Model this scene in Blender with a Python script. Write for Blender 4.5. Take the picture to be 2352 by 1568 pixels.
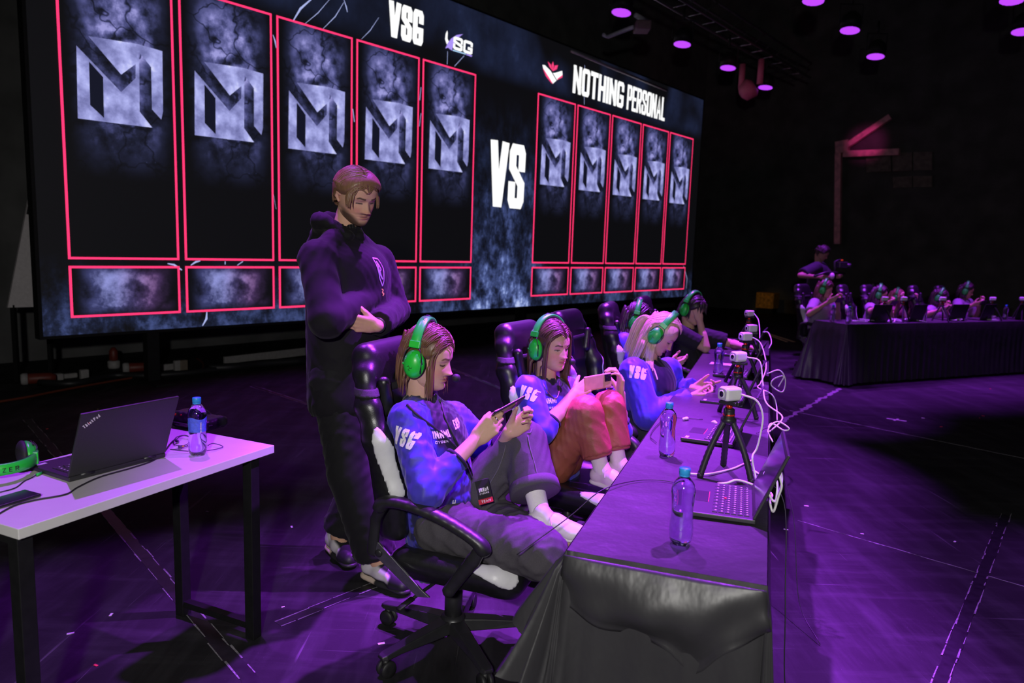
import bpy, bmesh, math, random
import numpy as np
from mathutils import Vector, Matrix, noise
from mathutils.bvhtree import BVHTree

# ------------------------------------------------------------------ camera, light, exposure
SC = bpy.context.scene
COL = SC.collection
for _o in list(bpy.data.objects): bpy.data.objects.remove(_o)
FPX, PITCH, ROLL, EYE = 1639.0, 0.13004697, 0.03282957, 1.52
_f = np.array([0, math.cos(PITCH), -math.sin(PITCH)]); _x = np.array([1.0, 0, 0]); _u = np.cross(_x, _f)
CX = math.cos(ROLL)*_x + math.sin(ROLL)*_u
CU = -math.sin(ROLL)*_x + math.cos(ROLL)*_u
CF = _f; CP = np.array([0, 0, EYE])
cam_d = bpy.data.cameras.new('camera'); cam = bpy.data.objects.new('camera', cam_d); COL.objects.link(cam)
cam_d.sensor_width = 36.0; cam_d.lens = 36.0*FPX/2352.0; cam_d.clip_start = 0.05; cam_d.clip_end = 100
m3 = np.array([CX, CU, -CF]).T
cam.matrix_world = Matrix([list(m3[i])+[CP[i]] for i in range(3)]+[[0, 0, 0, 1]])
cam_d.dof.use_dof = True; cam_d.dof.focus_distance = 2.75; cam_d.dof.aperture_fstop = 3.2
SC.camera = cam
SC.view_settings.view_transform = 'Standard'; SC.view_settings.look = 'None'
SC.view_settings.gamma = 1.0; SC.view_settings.use_curve_mapping = False
SC.view_settings.exposure = 0.0

world = bpy.data.worlds.new('hall_darkness'); SC.world = world; world.use_nodes = True
world.node_tree.nodes['Background'].inputs[0].default_value = (0.0042, 0.0042, 0.0044, 1)
world.node_tree.nodes['Background'].inputs[1].default_value = 1.0

PURPLE = (0.42, 0.045, 1.0)
def lamp(name, kind, loc, target, energy, color, size=0.1, angle=60, blend=0.5):
    d = bpy.data.lights.new(name, kind); o = bpy.data.objects.new(name, d); COL.objects.link(o)
    d.energy = energy; d.color = color
    if kind == 'SPOT':
        d.spot_size = math.radians(angle); d.spot_blend = blend; d.shadow_soft_size = size
    elif kind == 'AREA':
        d.shape = 'DISK'; d.size = size
    else: d.shadow_soft_size = size
    o.location = loc
    o.rotation_euler = (Vector(target)-Vector(loc)).to_track_quat('-Z', 'Y').to_euler()
    return o
# violet stage lamps hang in two rows parallel to the screen; (x, y, aim dx, aim dy, watts, cone)
LZ = 4.8
STAGE = [(-1.85, 3.75, 0.65, -1.45, 1000, 34), (0.2, 4.4, -0.05, -1.75, 4600, 31), (0.45, 5.0, 0.10, -1.3, 4200, 38), (1.5, 6.6, -0.2, -1.3, 3600, 40),
         (1.9, 3.3, -1.6, -0.6, 3300, 42), (2.9, 3.4, -0.6, -0.9, 900, 44), (3.3, 6.4, -0.6, 1.2, 1300, 44), (3.74, 9.56, 0.3, -0.2, 1300, 56), (4.74, 10.7, 0.2, -1.1, 1100, 50),
         (6.1, 9.3, -0.2, 0.4, 1200, 50), (7.1, 10.5, 0.0, -0.4, 900, 52), (0.2, 8.2, 0.0, -0.3, 600, 55), (-1.2, 6.4, 0.0, 0.0, 420, 55), (-1.15, 4.0, 0.66, -1.15, 800, 13)]
for (lx, ly, ax, ay, en, an) in STAGE:
    lamp('stage_light', 'SPOT', (lx, ly, LZ), (lx+ax, ly+ay, 0), en, PURPLE, 0.045, an, 0.55)
# the photographer's flash, just above the camera
lamp('flash', 'SPOT', (-0.15, -0.9, 2.05), (0.0, 3.0, 1.0), 300, (1.0, 0.97, 0.93), 0.07, 105, 0.6)

# ------------------------------------------------------------------ helpers
def ray(a, b): return CX*(a-1176) - CU*(b-784) + CF*FPX
def atz(a, b, z=0.0): v = ray(a, b); return CP + v*(z-EYE)/v[2]
def aty(a, b, y): v = ray(a, b); return CP + v*y/v[1]
def atplane(a, b, p0, n):
    v = ray(a, b); n = np.asarray(n, float); return CP + v*np.dot(np.asarray(p0, float)-CP, n)/np.dot(v, n)
def V3(*a): return np.array(a, float)
def nrm(v): v = np.asarray(v, float); return v/max(1e-9, np.linalg.norm(v))

def nodes_mat(name):
    m = bpy.data.materials.new(name); m.use_nodes = True
    return m, m.node_tree.nodes, m.node_tree.links, m.node_tree.nodes['Principled BSDF']
MATS = {}
def mat(name, color, rough=0.5, metal=0.0, var=0.12, scale=30, bump=0.0, bscale=200, spec=0.5, coat=0.0, sheen=0.0, stretch=None):
    if name in MATS: return MATS[name]
    m, N, L, P = nodes_mat(name); MATS[name] = m
    tc = N.new('ShaderNodeTexCoord'); src = tc.outputs['Object']
    if stretch:
        mp = N.new('ShaderNodeMapping'); mp.inputs['Scale'].default_value = stretch; L.new(src, mp.inputs[0]); src = mp.outputs[0]
    nz = N.new('ShaderNodeTexNoise'); nz.inputs['Scale'].default_value = scale; nz.inputs['Detail'].default_value = 4
    L.new(src, nz.inputs['Vector'])
    rp = N.new('ShaderNodeValToRGB')
    c = np.array(color[:3])
    rp.color_ramp.elements[0].position = 0.3; rp.color_ramp.elements[1].position = 0.7
    rp.color_ramp.elements[0].color = (*np.clip(c*(1-var), 0, 1), 1); rp.color_ramp.elements[1].color = (*np.clip(c*(1+var), 0, 1), 1)
    L.new(nz.outputs[0], rp.inputs[0]); L.new(rp.outputs[0], P.inputs['Base Color'])
    P.inputs['Roughness'].default_value = rough; P.inputs['Metallic'].default_value = metal
    P.inputs['Specular IOR Level'].default_value = spec; P.inputs['Coat Weight'].default_value = coat
    P.inputs['Sheen Weight'].default_value = sheen
    if bump:
        n2 = N.new('ShaderNodeTexNoise'); n2.inputs['Scale'].default_value = bscale; n2.inputs['Detail'].default_value = 3
        L.new(src, n2.inputs['Vector'])
        b = N.new('ShaderNodeBump'); b.inputs['Strength'].default_value = bump; b.inputs['Distance'].default_value = 0.004
        L.new(n2.outputs[0], b.inputs['Height']); L.new(b.outputs[0], P.inputs['Normal'])
    return m
def vmat(name, rough=0.6, bump=0.0, bscale=300, spec=0.4, sheen=0.0, sss=0.0, stretch=None, var=0.1, nscale=60):
    if name in MATS: return MATS[name]
    m, N, L, P = nodes_mat(name); MATS[name] = m
    a = N.new('ShaderNodeAttribute'); a.attribute_name = 'Col'
    tc = N.new('ShaderNodeTexCoord'); src = tc.outputs['Object']
    if stretch:
        mp = N.new('ShaderNodeMapping'); mp.inputs['Scale'].default_value = stretch; L.new(src, mp.inputs[0]); src = mp.outputs[0]
    nz = N.new('ShaderNodeTexNoise'); nz.inputs['Scale'].default_value = nscale; nz.inputs['Detail'].default_value = 3; L.new(src, nz.inputs['Vector'])
    mr = N.new('ShaderNodeMapRange'); mr.inputs[3].default_value = 1-var; mr.inputs[4].default_value = 1+var; L.new(nz.outputs[0], mr.inputs[0])
    mx = N.new('ShaderNodeVectorMath'); mx.operation = 'SCALE'; L.new(a.outputs['Color'], mx.inputs[0]); L.new(mr.outputs[0], mx.inputs['Scale'])
    L.new(mx.outputs[0], P.inputs['Base Color'])
    P.inputs['Roughness'].default_value = rough; P.inputs['Specular IOR Level'].default_value = spec; P.inputs['Sheen Weight'].default_value = sheen
    if sss:
        P.inputs['Subsurface Weight'].default_value = sss; P.inputs['Subsurface Radius'].default_value = (0.008, 0.003, 0.0015); P.inputs['Subsurface Scale'].default_value = 1.0
    if bump:
        n2 = N.new('ShaderNodeTexNoise'); n2.inputs['Scale'].default_value = bscale; n2.inputs['Detail'].default_value = 3; L.new(src, n2.inputs['Vector'])
        b = N.new('ShaderNodeBump'); b.inputs['Strength'].default_value = bump; b.inputs['Distance'].default_value = 0.003
        L.new(n2.outputs[0], b.inputs['Height']); L.new(b.outputs[0], P.inputs['Normal'])
    return m
def emat(name, color, strength=1.0, var=0.08, scale=40):
    if name in MATS: return MATS[name]
    m, N, L, P = nodes_mat(name); MATS[name] = m
    tc = N.new('ShaderNodeTexCoord'); nz = N.new('ShaderNodeTexNoise'); nz.inputs['Scale'].default_value = scale
    L.new(tc.outputs['Object'], nz.inputs['Vector'])
    rp = N.new('ShaderNodeValToRGB'); c = np.array(color[:3])
    rp.color_ramp.elements[0].color = (*(c*(1-var)), 1); rp.color_ramp.elements[1].color = (*(c*(1+var)), 1)
    L.new(nz.outputs[0], rp.inputs[0])
    P.inputs['Base Color'].default_value = (0.01, 0.01, 0.01, 1); P.inputs['Roughness'].default_value = 0.6
    L.new(rp.outputs[0], P.inputs['Emission Color']); P.inputs['Emission Strength'].default_value = strength
    return m

def obj(name, vf, m, parent=None, smooth=True, bevel=0.0, col=None, seg=2, solid=0.0):
    v, f = vf
    me = bpy.data.meshes.new(name)
    me.from_pydata([tuple(map(float, p)) for p in v], [], [tuple(map(int, q)) for q in f])
    if smooth: me.polygons.foreach_set('use_smooth', [True]*len(me.polygons))
    if col is not None:
        at = me.color_attributes.new('Col', 'FLOAT_COLOR', 'POINT')
        cc = np.ones((len(v), 4), np.float32); cc[:, :3] = col
        at.data.foreach_set('color', cc.ravel())
    me.update()
    o = bpy.data.objects.new(name, me); COL.objects.link(o)
    for mm in (m if isinstance(m, (list, tuple)) else [m]): me.materials.append(mm)
    if parent is not None: o.parent = parent
    if solid:
        s = o.modifiers.new('thickness', 'SOLIDIFY'); s.thickness = solid; s.offset = -1
    if bevel:
        b = o.modifiers.new('bevel', 'BEVEL'); b.width = bevel; b.segments = seg; b.limit_method = 'ANGLE'; b.angle_limit = math.radians(40)
        b.harden_normals = False
        if smooth:
            me.polygons.foreach_set('use_smooth', [False]*len(me.polygons))
    return o
def tag(o, label=None, cat=None, group=None, kind=None):
    if label: o['label'] = label
    if cat: o['category'] = cat
    if group: o['group'] = group
    if kind: o['kind'] = kind
    return o
def empty(name, loc=(0, 0, 0), rz=0.0, label=None, cat=None, group=None):
    o = bpy.data.objects.new(name, None); COL.objects.link(o); o.empty_display_size = 0.1
    o.location = tuple(map(float, loc)); o.rotation_euler = (0, 0, rz)
    return tag(o, label, cat, group)
def copy_tree(o, parent=None, label=None, loc=None, rz=None, group=None):
    c = o.copy(); COL.objects.link(c); c.parent = parent
    if label: c['label'] = label
    if group: c['group'] = group
    if loc is not None: c.location = tuple(map(float, loc))
    if rz is not None: c.rotation_euler = (0, 0, rz)
    for ch in list(o.children): copy_tree(ch, c)
    return c

class MB:
    """collects boxes, tubes and lathes into one mesh"""
    def __init__(s): s.v = []; s.f = []
    def add(s, v, f):
        b = len(s.v); s.v += [tuple(p) for p in v]; s.f += [tuple(i+b for i in q) for q in f]; return s
    def box(s, c, size, R=None):
        c = np.asarray(c, float); hx, hy, hz = np.asarray(size, float)/2
        P = np.array([[x, y, z] for x in (-hx, hx) for y in (-hy, hy) for z in (-hz, hz)])
        if R is not None: P = P @ np.asarray(R, float).T
        return s.add(P+c, [(0, 1, 3, 2), (4, 6, 7, 5), (0, 4, 5, 1), (2, 3, 7, 6), (0, 2, 6, 4), (1, 5, 7, 3)])
    def bar(s, a, b, w, d, up=(0, 0, 1)):
        a = np.asarray(a, float); b = np.asarray(b, float); z = nrm(b-a); x = np.cross(up, z)
        if np.linalg.norm(x) < 1e-4: x = np.cross((0, 1, 0), z)
        x = nrm(x); y = np.cross(z, x)
        return s.box((a+b)/2, (w, d, np.linalg.norm(b-a)), np.array([x, y, z]).T)
    def tube(s, pts, r, n=8, caps=True, flat=None):
        pts = [np.asarray(p, float) for p in pts]; k = len(pts)
        r = np.full(k, r, float) if np.isscalar(r) else np.asarray(r, float)
        T = [nrm(pts[min(i+1, k-1)]-pts[max(i-1, 0)]) for i in range(k)]
        x = np.cross(T[0], (0, 0, 1)); x = nrm(x if np.linalg.norm(x) > 1e-3 else np.cross(T[0], (0, 1, 0)))
        V = []
        for i in range(k):
            x = nrm(x - T[i]*np.dot(x, T[i])); y = np.cross(T[i], x)
            for j in range(n):
                a = 2*math.pi*j/n; V.append(pts[i] + r[i]*(math.cos(a)*x + math.sin(a)*y*(flat or 1)))
        F = [(i*n+j, i*n+(j+1) % n, (i+1)*n+(j+1) % n, (i+1)*n+j) for i in range(k-1) for j in range(n)]
        if caps: F += [tuple(range(n))[::-1], tuple((k-1)*n+j for j in range(n))]
        return s.add(V, F)
    def lathe(s, prof, o=(0, 0, 0), axis=(0, 0, 1), n=20, lobes=None):
        z = nrm(axis); x = np.cross((0, 1, 0), z); x = nrm(x if np.linalg.norm(x) > 1e-3 else np.cross((1, 0, 0), z)); y = np.cross(z, x)
        o = np.asarray(o, float); V = []; k = len(prof)
        for r, h in prof:
            for j in range(n):
                a = 2*math.pi*j/n; rr = r*(1+(lobes(a, h) if lobes else 0)); V.append(o + z*h + rr*(math.cos(a)*x+math.sin(a)*y))
        F = [(i*n+j, i*n+(j+1) % n, (i+1)*n+(j+1) % n, (i+1)*n+j) for i in range(k-1) for j in range(n)]
        F += [tuple(range(n))[::-1], tuple((k-1)*n+j for j in range(n))]
        return s.add(V, F)
    def prism(s, poly, o, x, y, d):
        o, x, y, d = (np.asarray(t, float) for t in (o, x, y, d)); n = len(poly)
        a = [o+x*p[0]+y*p[1] for p in poly]; b = [p+d for p in a]
        return s.add(a+b, [tuple(range(n))[::-1], tuple(range(n, 2*n))]+[(i, (i+1) % n, n+(i+1) % n, n+i) for i in range(n)])
    def loft(s, rings, caps=True):
        n = len(rings[0]); V = [p for r in rings for p in r]
        F = [(i*n+j, i*n+(j+1) % n, (i+1)*n+(j+1) % n, (i+1)*n+j) for i in range(len(rings)-1) for j in range(n)]
        if caps: F += [tuple(range(n))[::-1], tuple((len(rings)-1)*n+j for j in range(n))]
        return s.add(V, F)
    def build(s, name, m, parent=None, **k): return obj(name, (s.v, s.f), m, parent, **k)
def spline(pts, n=8):
    P = [np.asarray(p, float) for p in pts]; P = [2*P[0]-P[1]]+P+[2*P[-1]-P[-2]]; out = []
    for i in range(1, len(P)-2):
        for k in range(n):
            t = k/n; a, b, c, d = P[i-1:i+3]
            out.append(0.5*((2*b)+(-a+c)*t+(2*a-5*b+4*c-d)*t*t+(-a+3*b-3*c+d)*t**3))
    return out+[P[-2]]

# ---- smooth unions of capsules and ellipsoids, meshed with surface nets
class Cap:
    def __init__(s, a, b, ra, rb=None, n=None, sq=1.0, flat=False, k=None):
        s.a, s.b = np.asarray(a, float), np.asarray(b, float); s.ra = ra; s.rb = ra if rb is None else rb
        s.n = None if n is None else nrm(n); s.sq = sq; s.flat = flat; s.k = k
    def bounds(s):
        r = max(s.ra, s.rb); return np.minimum(s.a, s.b)-r, np.maximum(s.a, s.b)+r
    def ev(s, X, Y, Z):
        p = [X-s.a[0], Y-s.a[1], Z-s.a[2]]; ba = s.b-s.a
        if s.flat: u = nrm(ba); along = p[0]*u[0]+p[1]*u[1]+p[2]*u[2]-np.linalg.norm(ba)
        if s.n is not None:
            q = (p[0]*s.n[0]+p[1]*s.n[1]+p[2]*s.n[2])*(1/s.sq-1); p = [p[i]+s.n[i]*q for i in range(3)]
            ba = ba+s.n*np.dot(ba, s.n)*(1/s.sq-1)
        t = np.clip((p[0]*ba[0]+p[1]*ba[1]+p[2]*ba[2])/max(1e-9, ba@ba), 0, 1)
        d = np.sqrt(sum((p[i]-t*ba[i])**2 for i in range(3)))-(s.ra+(s.rb-s.ra)*t)
        return np.maximum(d, along) if s.flat else d
class Ell:
    def __init__(s, c, rad, R=None, k=None):
        s.c = np.asarray(c, float); s.r = np.asarray(rad, float); s.R = np.eye(3) if R is None else np.asarray(R, float); s.k = k
    def bounds(s): m = s.r.max(); return s.c-m, s.c+m
    def ev(s, X, Y, Z):
        p = [X-s.c[0], Y-s.c[1], Z-s.c[2]]
        q = [(p[0]*s.R[0, i]+p[1]*s.R[1, i]+p[2]*s.R[2, i]) for i in range(3)]
        k0 = np.sqrt(sum((q[i]/s.r[i])**2 for i in range(3))); k1 = np.sqrt(sum((q[i]/s.r[i]**2)**2 for i in range(3)))
        return k0*(k0-1)/np.maximum(k1, 1e-6)
class RBox:
    def __init__(s, c, half, rad, R=None, k=None):
        s.c = np.asarray(c, float); s.h = np.asarray(half, float)-rad; s.rad = rad; s.R = np.eye(3) if R is None else np.asarray(R, float); s.k = k
    def bounds(s): m = np.abs(s.R)@(s.h+s.rad); return s.c-m, s.c+m
    def ev(s, X, Y, Z):
        p = [X-s.c[0], Y-s.c[1], Z-s.c[2]]
        q = [np.abs(p[0]*s.R[0, i]+p[1]*s.R[1, i]+p[2]*s.R[2, i])-s.h[i] for i in range(3)]
        return np.sqrt(sum(np.maximum(t, 0)**2 for t in q))+np.minimum(np.maximum(np.maximum(q[0], q[1]), q[2]), 0)-s.rad
def nets(D, lo, h):
    c = [(i, j, k) for i in (0, 1) for j in (0, 1) for k in (0, 1)]; S = D < 0; nx, ny, nz = D.shape
    cnt = sum(S[i:nx-1+i, j:ny-1+j, k:nz-1+k].astype(np.int8) for i, j, k in c)
    act = (cnt > 0) & (cnt < 8); I = np.argwhere(act); idx = -np.ones(act.shape, int); idx[act] = np.arange(len(I))
    acc = np.zeros((len(I), 3)); num = np.zeros(len(I))
    for a in c:
        for ax in range(3):
            if a[ax]: continue
            b = list(a); b[ax] = 1
            va = D[I[:, 0]+a[0], I[:, 1]+a[1], I[:, 2]+a[2]]; vb = D[I[:, 0]+b[0], I[:, 1]+b[1], I[:, 2]+b[2]]
            m = (va < 0) != (vb < 0); t = np.where(m, va/np.where(m, va-vb, 1), 0)
            p = np.tile(np.array(a, float), (len(I), 1)); p[:, ax] += t; acc[m] += p[m]; num[m] += 1
    Vv = np.asarray(lo)+h*(I+acc/num[:, None]); F = []
    for ax in range(3):
        b, d = (ax+1) % 3, (ax+2) % 3
        sl0 = [slice(None)]*3; sl1 = [slice(None)]*3; sl0[ax] = slice(0, -1); sl1[ax] = slice(1, None)
        E = np.argwhere(S[tuple(sl0)] != S[tuple(sl1)])
        E = E[(E[:, b] > 0) & (E[:, d] > 0) & (E[:, b] < D.shape[b]-1) & (E[:, d] < D.shape[d]-1)]
        if not len(E): continue
        def cell(db, dd):
            q = E.copy(); q[:, b] += db; q[:, d] += dd; return idx[q[:, 0], q[:, 1], q[:, 2]]
        Q = np.stack([cell(-1, -1), cell(0, -1), cell(0, 0), cell(-1, 0)], 1)
        fl = ~S[E[:, 0], E[:, 1], E[:, 2]]; Q[fl] = Q[fl][:, ::-1]; F.append(Q)
    return Vv, np.concatenate(F)
def field(prims, h, k=0.02, pad=0.0, fold=None, subs=()):
    B = [p.bounds() for p in prims]; mg = 4*h+pad
    lo = np.min([b[0] for b in B], 0)-mg; hi = np.max([b[1] for b in B], 0)+mg
    n = np.ceil((hi-lo)/h).astype(int)+1; ax = [lo[i]+h*np.arange(n[i]) for i in range(3)]
    D = np.full(tuple(n), 1.0)
    def sub(p, e):
        b0, b1 = p.bounds(); s = []
        for i in range(3):
            a = max(0, int((b0[i]-e-lo[i])/h)); z = min(n[i], int((b1[i]+e-lo[i])/h)+2); s.append(slice(a, max(a+1, z)))
        return tuple(s)
    def grid(s): return ax[0][s[0]][:, None, None], ax[1][s[1]][None, :, None], ax[2][s[2]][None, None, :]
    for p in prims:
        kk = k if p.k is None else p.k; s = sub(p, kk+3*h); d = p.ev(*grid(s)); a = D[s]
        if kk > 1e-6:
            t = np.clip(0.5+0.5*(d-a)/kk, 0, 1); D[s] = d*(1-t)+a*t-kk*t*(1-t)
        else: D[s] = np.minimum(a, d)
    for p in subs:
        s = sub(p, 3*h); D[s] = np.maximum(D[s], -p.ev(*grid(s)))
    if fold is not None: D = D+fold(ax[0][:, None, None], ax[1][None, :, None], ax[2][None, None, :])
    return D, lo, h, ax
def blob(prims, h=0.008, k=0.02, fold=None, subs=()):
    D, lo, h, _ = field(prims, h, k, 0.01, fold, subs); return nets(D, lo, h)
def folds(seed, amp=0.004, wl=(0.03, 0.08), n=6, ridge=True):
    rg = np.random.RandomState(seed); W = []
    for i in range(n):
        d = nrm(rg.normal(size=3)); w = 2*math.pi/rg.uniform(*wl); W.append((d*w, rg.uniform(0, 6.28), nrm(rg.normal(size=3))*rg.uniform(5, 14), rg.uniform(0, 6.28)))
    def fn(X, Y, Z):
        o = 0
        for kv, ph, k2, p2 in W:
            s = np.sin(kv[0]*X+kv[1]*Y+kv[2]*Z+ph+1.9*np.sin(k2[0]*X+k2[1]*Y+k2[2]*Z+p2))
            s = np.abs(s)-0.6 if ridge else s; o = o+s*(0.5+0.5*np.sin(k2[1]*X+k2[2]*Y+k2[0]*Z+ph))**1.4*1.6
        return o*amp/math.sqrt(n)
    return fn
def join(parts):
    V = []; F = []; b = 0
    for v, f in parts:
        V.append(np.asarray(v, float).reshape(-1, 3)); F += [tuple(int(i)+b for i in q) for q in f]; b += len(V[-1])
    return np.concatenate(V), F

# ---- block lettering drawn with strokes
GL = {'V': (0.62, [[(0, 1), (.25, 0), (.37, 0), (.62, 1)]]), 'S': (0.55, [[(.55, .7), (.55, .93), (.48, 1), (.07, 1), (0, .93), (0, .66), (.55, .36), (.55, .07), (.48, 0), (.07, 0), (0, .07), (0, .3)]]),
 'G': (0.55, [[(.55, .76), (.55, .93), (.48, 1), (.07, 1), (0, .93), (0, .07), (.07, 0), (.48, 0), (.55, .07), (.55, .40), (.34, .40)]]),
 'N': (0.56, [[(0, 0), (0, 1)], [(0, 1), (.56, 0)], [(.56, 0), (.56, 1)]]), 'O': (0.55, [[(.27, 1), (.07, 1), (0, .93), (0, .07), (.07, 0), (.48, 0), (.55, .07), (.55, .93), (.48, 1), (.27, 1)]]),
 'T': (0.55, [[(0, 1), (.55, 1)], [(.275, 1), (.275, 0)]]), 'H': (0.55, [[(0, 0), (0, 1)], [(.55, 0), (.55, 1)], [(0, .5), (.55, .5)]]), 'I': (0.0, [[(0, 0), (0, 1)]]),
 'P': (0.52, [[(0, 0), (0, 1), (.45, 1), (.52, .93), (.52, .53), (.45, .46), (0, .46)]]), 'E': (0.45, [[(.45, 1), (0, 1), (0, 0), (.45, 0)], [(0, .5), (.4, .5)]]),
 'R': (0.54, [[(0, 0), (0, 1), (.47, 1), (.54, .93), (.54, .57), (.47, .5), (0, .5)], [(.3, .5), (.54, 0)]]), 'A': (0.6, [[(0, 0), (.3, 1), (.6, 0)], [(.12, .3), (.48, .3)]]),
 'L': (0.42, [[(0, 1), (0, 0), (.42, 0)]]), 'Z': (0.5, [[(0, 1), (.5, 1), (0, 0), (.5, 0)]]), 'M': (0.7, [[(0, 0), (0, 1), (.35, .35), (.7, 1), (.7, 0)]]),
 'C': (0.52, [[(.52, .72), (.52, .93), (.45, 1), (.07, 1), (0, .93), (0, .07), (.07, 0), (.45, 0), (.52, .07), (.52, .28)]]), 'Y': (0.58, [[(0, 1), (.29, .5), (.58, 1)], [(.29, .5), (.29, 0)]]),
 'B': (0.52, [[(0, 0), (0, 1), (.45, 1), (.52, .93), (.52, .56), (.45, .5), (0, .5)], [(.45, .5), (.52, .44), (.52, .07), (.45, 0), (0, 0)]]),
 'h': (0.42, [[(0, 0), (0, 1)], [(0, .62), (.36, .62), (.42, .55), (.42, 0)]]), 'i': (0.0, [[(0, 0), (0, .62)], [(0, .8), (0, .98)]]), 'n': (0.42, [[(0, 0), (0, .62), (.36, .62), (.42, .55), (.42, 0)]]),
 'k': (0.42, [[(0, 0), (0, 1)], [(0, .3), (.4, .64)], [(.14, .4), (.42, 0)]]), 'a': (0.42, [[(.02, .62), (.42, .62), (.42, 0), (0, 0), (0, .36), (.42, .36)]]), 'd': (0.42, [[(.42, 1), (.42, 0), (0, 0), (0, .62), (.42, .62)]]),
 'r': (0.3, [[(0, 0), (0, .62), (.3, .62)]]), 'm': (0.66, [[(0, 0), (0, .62), (.66, .62), (.66, 0)], [(.33, .62), (.33, 0)]]), 'u': (0.42, [[(0, .62), (0, 0), (.42, 0), (.42, .62)]]), 'F': (0.45, [[(0, 0), (0, 1), (.45, 1)], [(0, .52), (.4, .52)]]),
 'Q': (0.55, [[(.1, 1), (0, .9), (0, .1), (.1, 0), (.45, 0), (.55, .1), (.55, .9), (.45, 1), (.1, 1)], [(.35, .25), (.6, -.05)]]), '-': (0.3, [[(0, .45), (.3, .45)]]), ' ': (0.25, [])}
def strokes(text, height, width, t, slant=0.0, gap=None, step=None):
    """letters filling the box (0..width, 0..height), as quads along each stroke"""
    t = min(t, 0.8*height)
    ch = [GL[c] for c in text]; gap = t*1.25 if gap is None else gap
    tot = sum(g[0] for g in ch); fixed = t*len(ch)+gap*(len(ch)-1) - gap*0
    sx = max(0.01, (width-t*len(ch)-(gap)*(len(ch)-1)))/max(tot, 1e-6); V = []; F = []; x0 = 0
    for w, lines in ch:
        for ln in lines:
            P = [np.array([x0+t/2+p[0]*sx, t/2+p[1]*(height-t)]) for p in ln]
            if step:
                Q = []
                for a, b in zip(P[:-1], P[1:]):
                    m = max(1, int(np.linalg.norm(b-a)/step)); Q += [a+(b-a)*i/m for i in range(m)]
                P = Q+[P[-1]]
            k = len(P); closed = np.linalg.norm(P[0]-P[-1]) < 1e-6; b0 = len(V)
            ext0 = 0 if closed else t/2
            for i in range(k):
                pa = P[i-1] if i else (P[-2] if closed else None); pb = P[i+1] if i < k-1 else (P[1] if closed else None)
                da = None if pa is None else (P[i]-pa)/max(1e-9, np.linalg.norm(P[i]-pa)); db = None if pb is None else (pb-P[i])/max(1e-9, np.linalg.norm(pb-P[i]))
                if da is None: n = np.array([-db[1], db[0]]); c = P[i]-db*ext0; mlt = 1
                elif db is None: n = np.array([-da[1], da[0]]); c = P[i]+da*ext0; mlt = 1
                else:
                    n = np.array([-(da+db)[1], (da+db)[0]]); l = np.linalg.norm(n); n = n/l if l > 1e-6 else np.array([-da[1], da[0]])
                    mlt = min(1.6, 1/max(0.2, n@np.array([-da[1], da[0]]))); c = P[i]
                for sgn in (1, -1):
                    q = c+n*sgn*t/2*mlt; q[1] = min(max(q[1], 0), height); V.append((q[0]+slant*q[1], q[1]))
            F += [(b0+2*i, b0+2*i+1, b0+2*i+3, b0+2*i+2) for i in range(k-1)]
        x0 += w*sx+t+gap
    return V, F
def flat_text(mb, text, o, x, y, height, width, t, **k):
    v, f = strokes(text, height, width, t, **k); o, x, y = (np.asarray(q, float) for q in (o, x, y))
    n = nrm(np.cross(x, y))
    return mb.add([o+x*p[0]+y*p[1]+n*0.0003*(i % 5) for i, p in enumerate(v)], f)
def bvh(vf): return BVHTree.FromPolygons([Vector(p) for p in vf[0]], [tuple(map(int, q)) for q in vf[1]])
def on_surface(tree, v2, f2, o, x, y, off=0.0015, reach=0.12):
    """lay a flat print on a curved surface: o is a point on it, x and y its axes"""
    o, x, y = np.asarray(o, float), nrm(x), nrm(y); n = nrm(np.cross(x, y)); V = []
    for px, py in v2:
        s = o+x*px+y*py+n*reach; h = tree.ray_cast(Vector(s), Vector(-n), reach*2.2)
        V.append(np.array(h[0])+n*off if h[0] is not None else None)
    F = [q for q in f2 if all(V[i] is not None for i in q) and max(np.linalg.norm(V[q[k]]-V[q[k-1]]) for k in range(len(q))) < .034]
    used = sorted({i for q in F for i in q}); mp = {i: j for j, i in enumerate(used)}
    return [V[i] for i in used], [tuple(mp[i] for i in q) for q in F]

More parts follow.
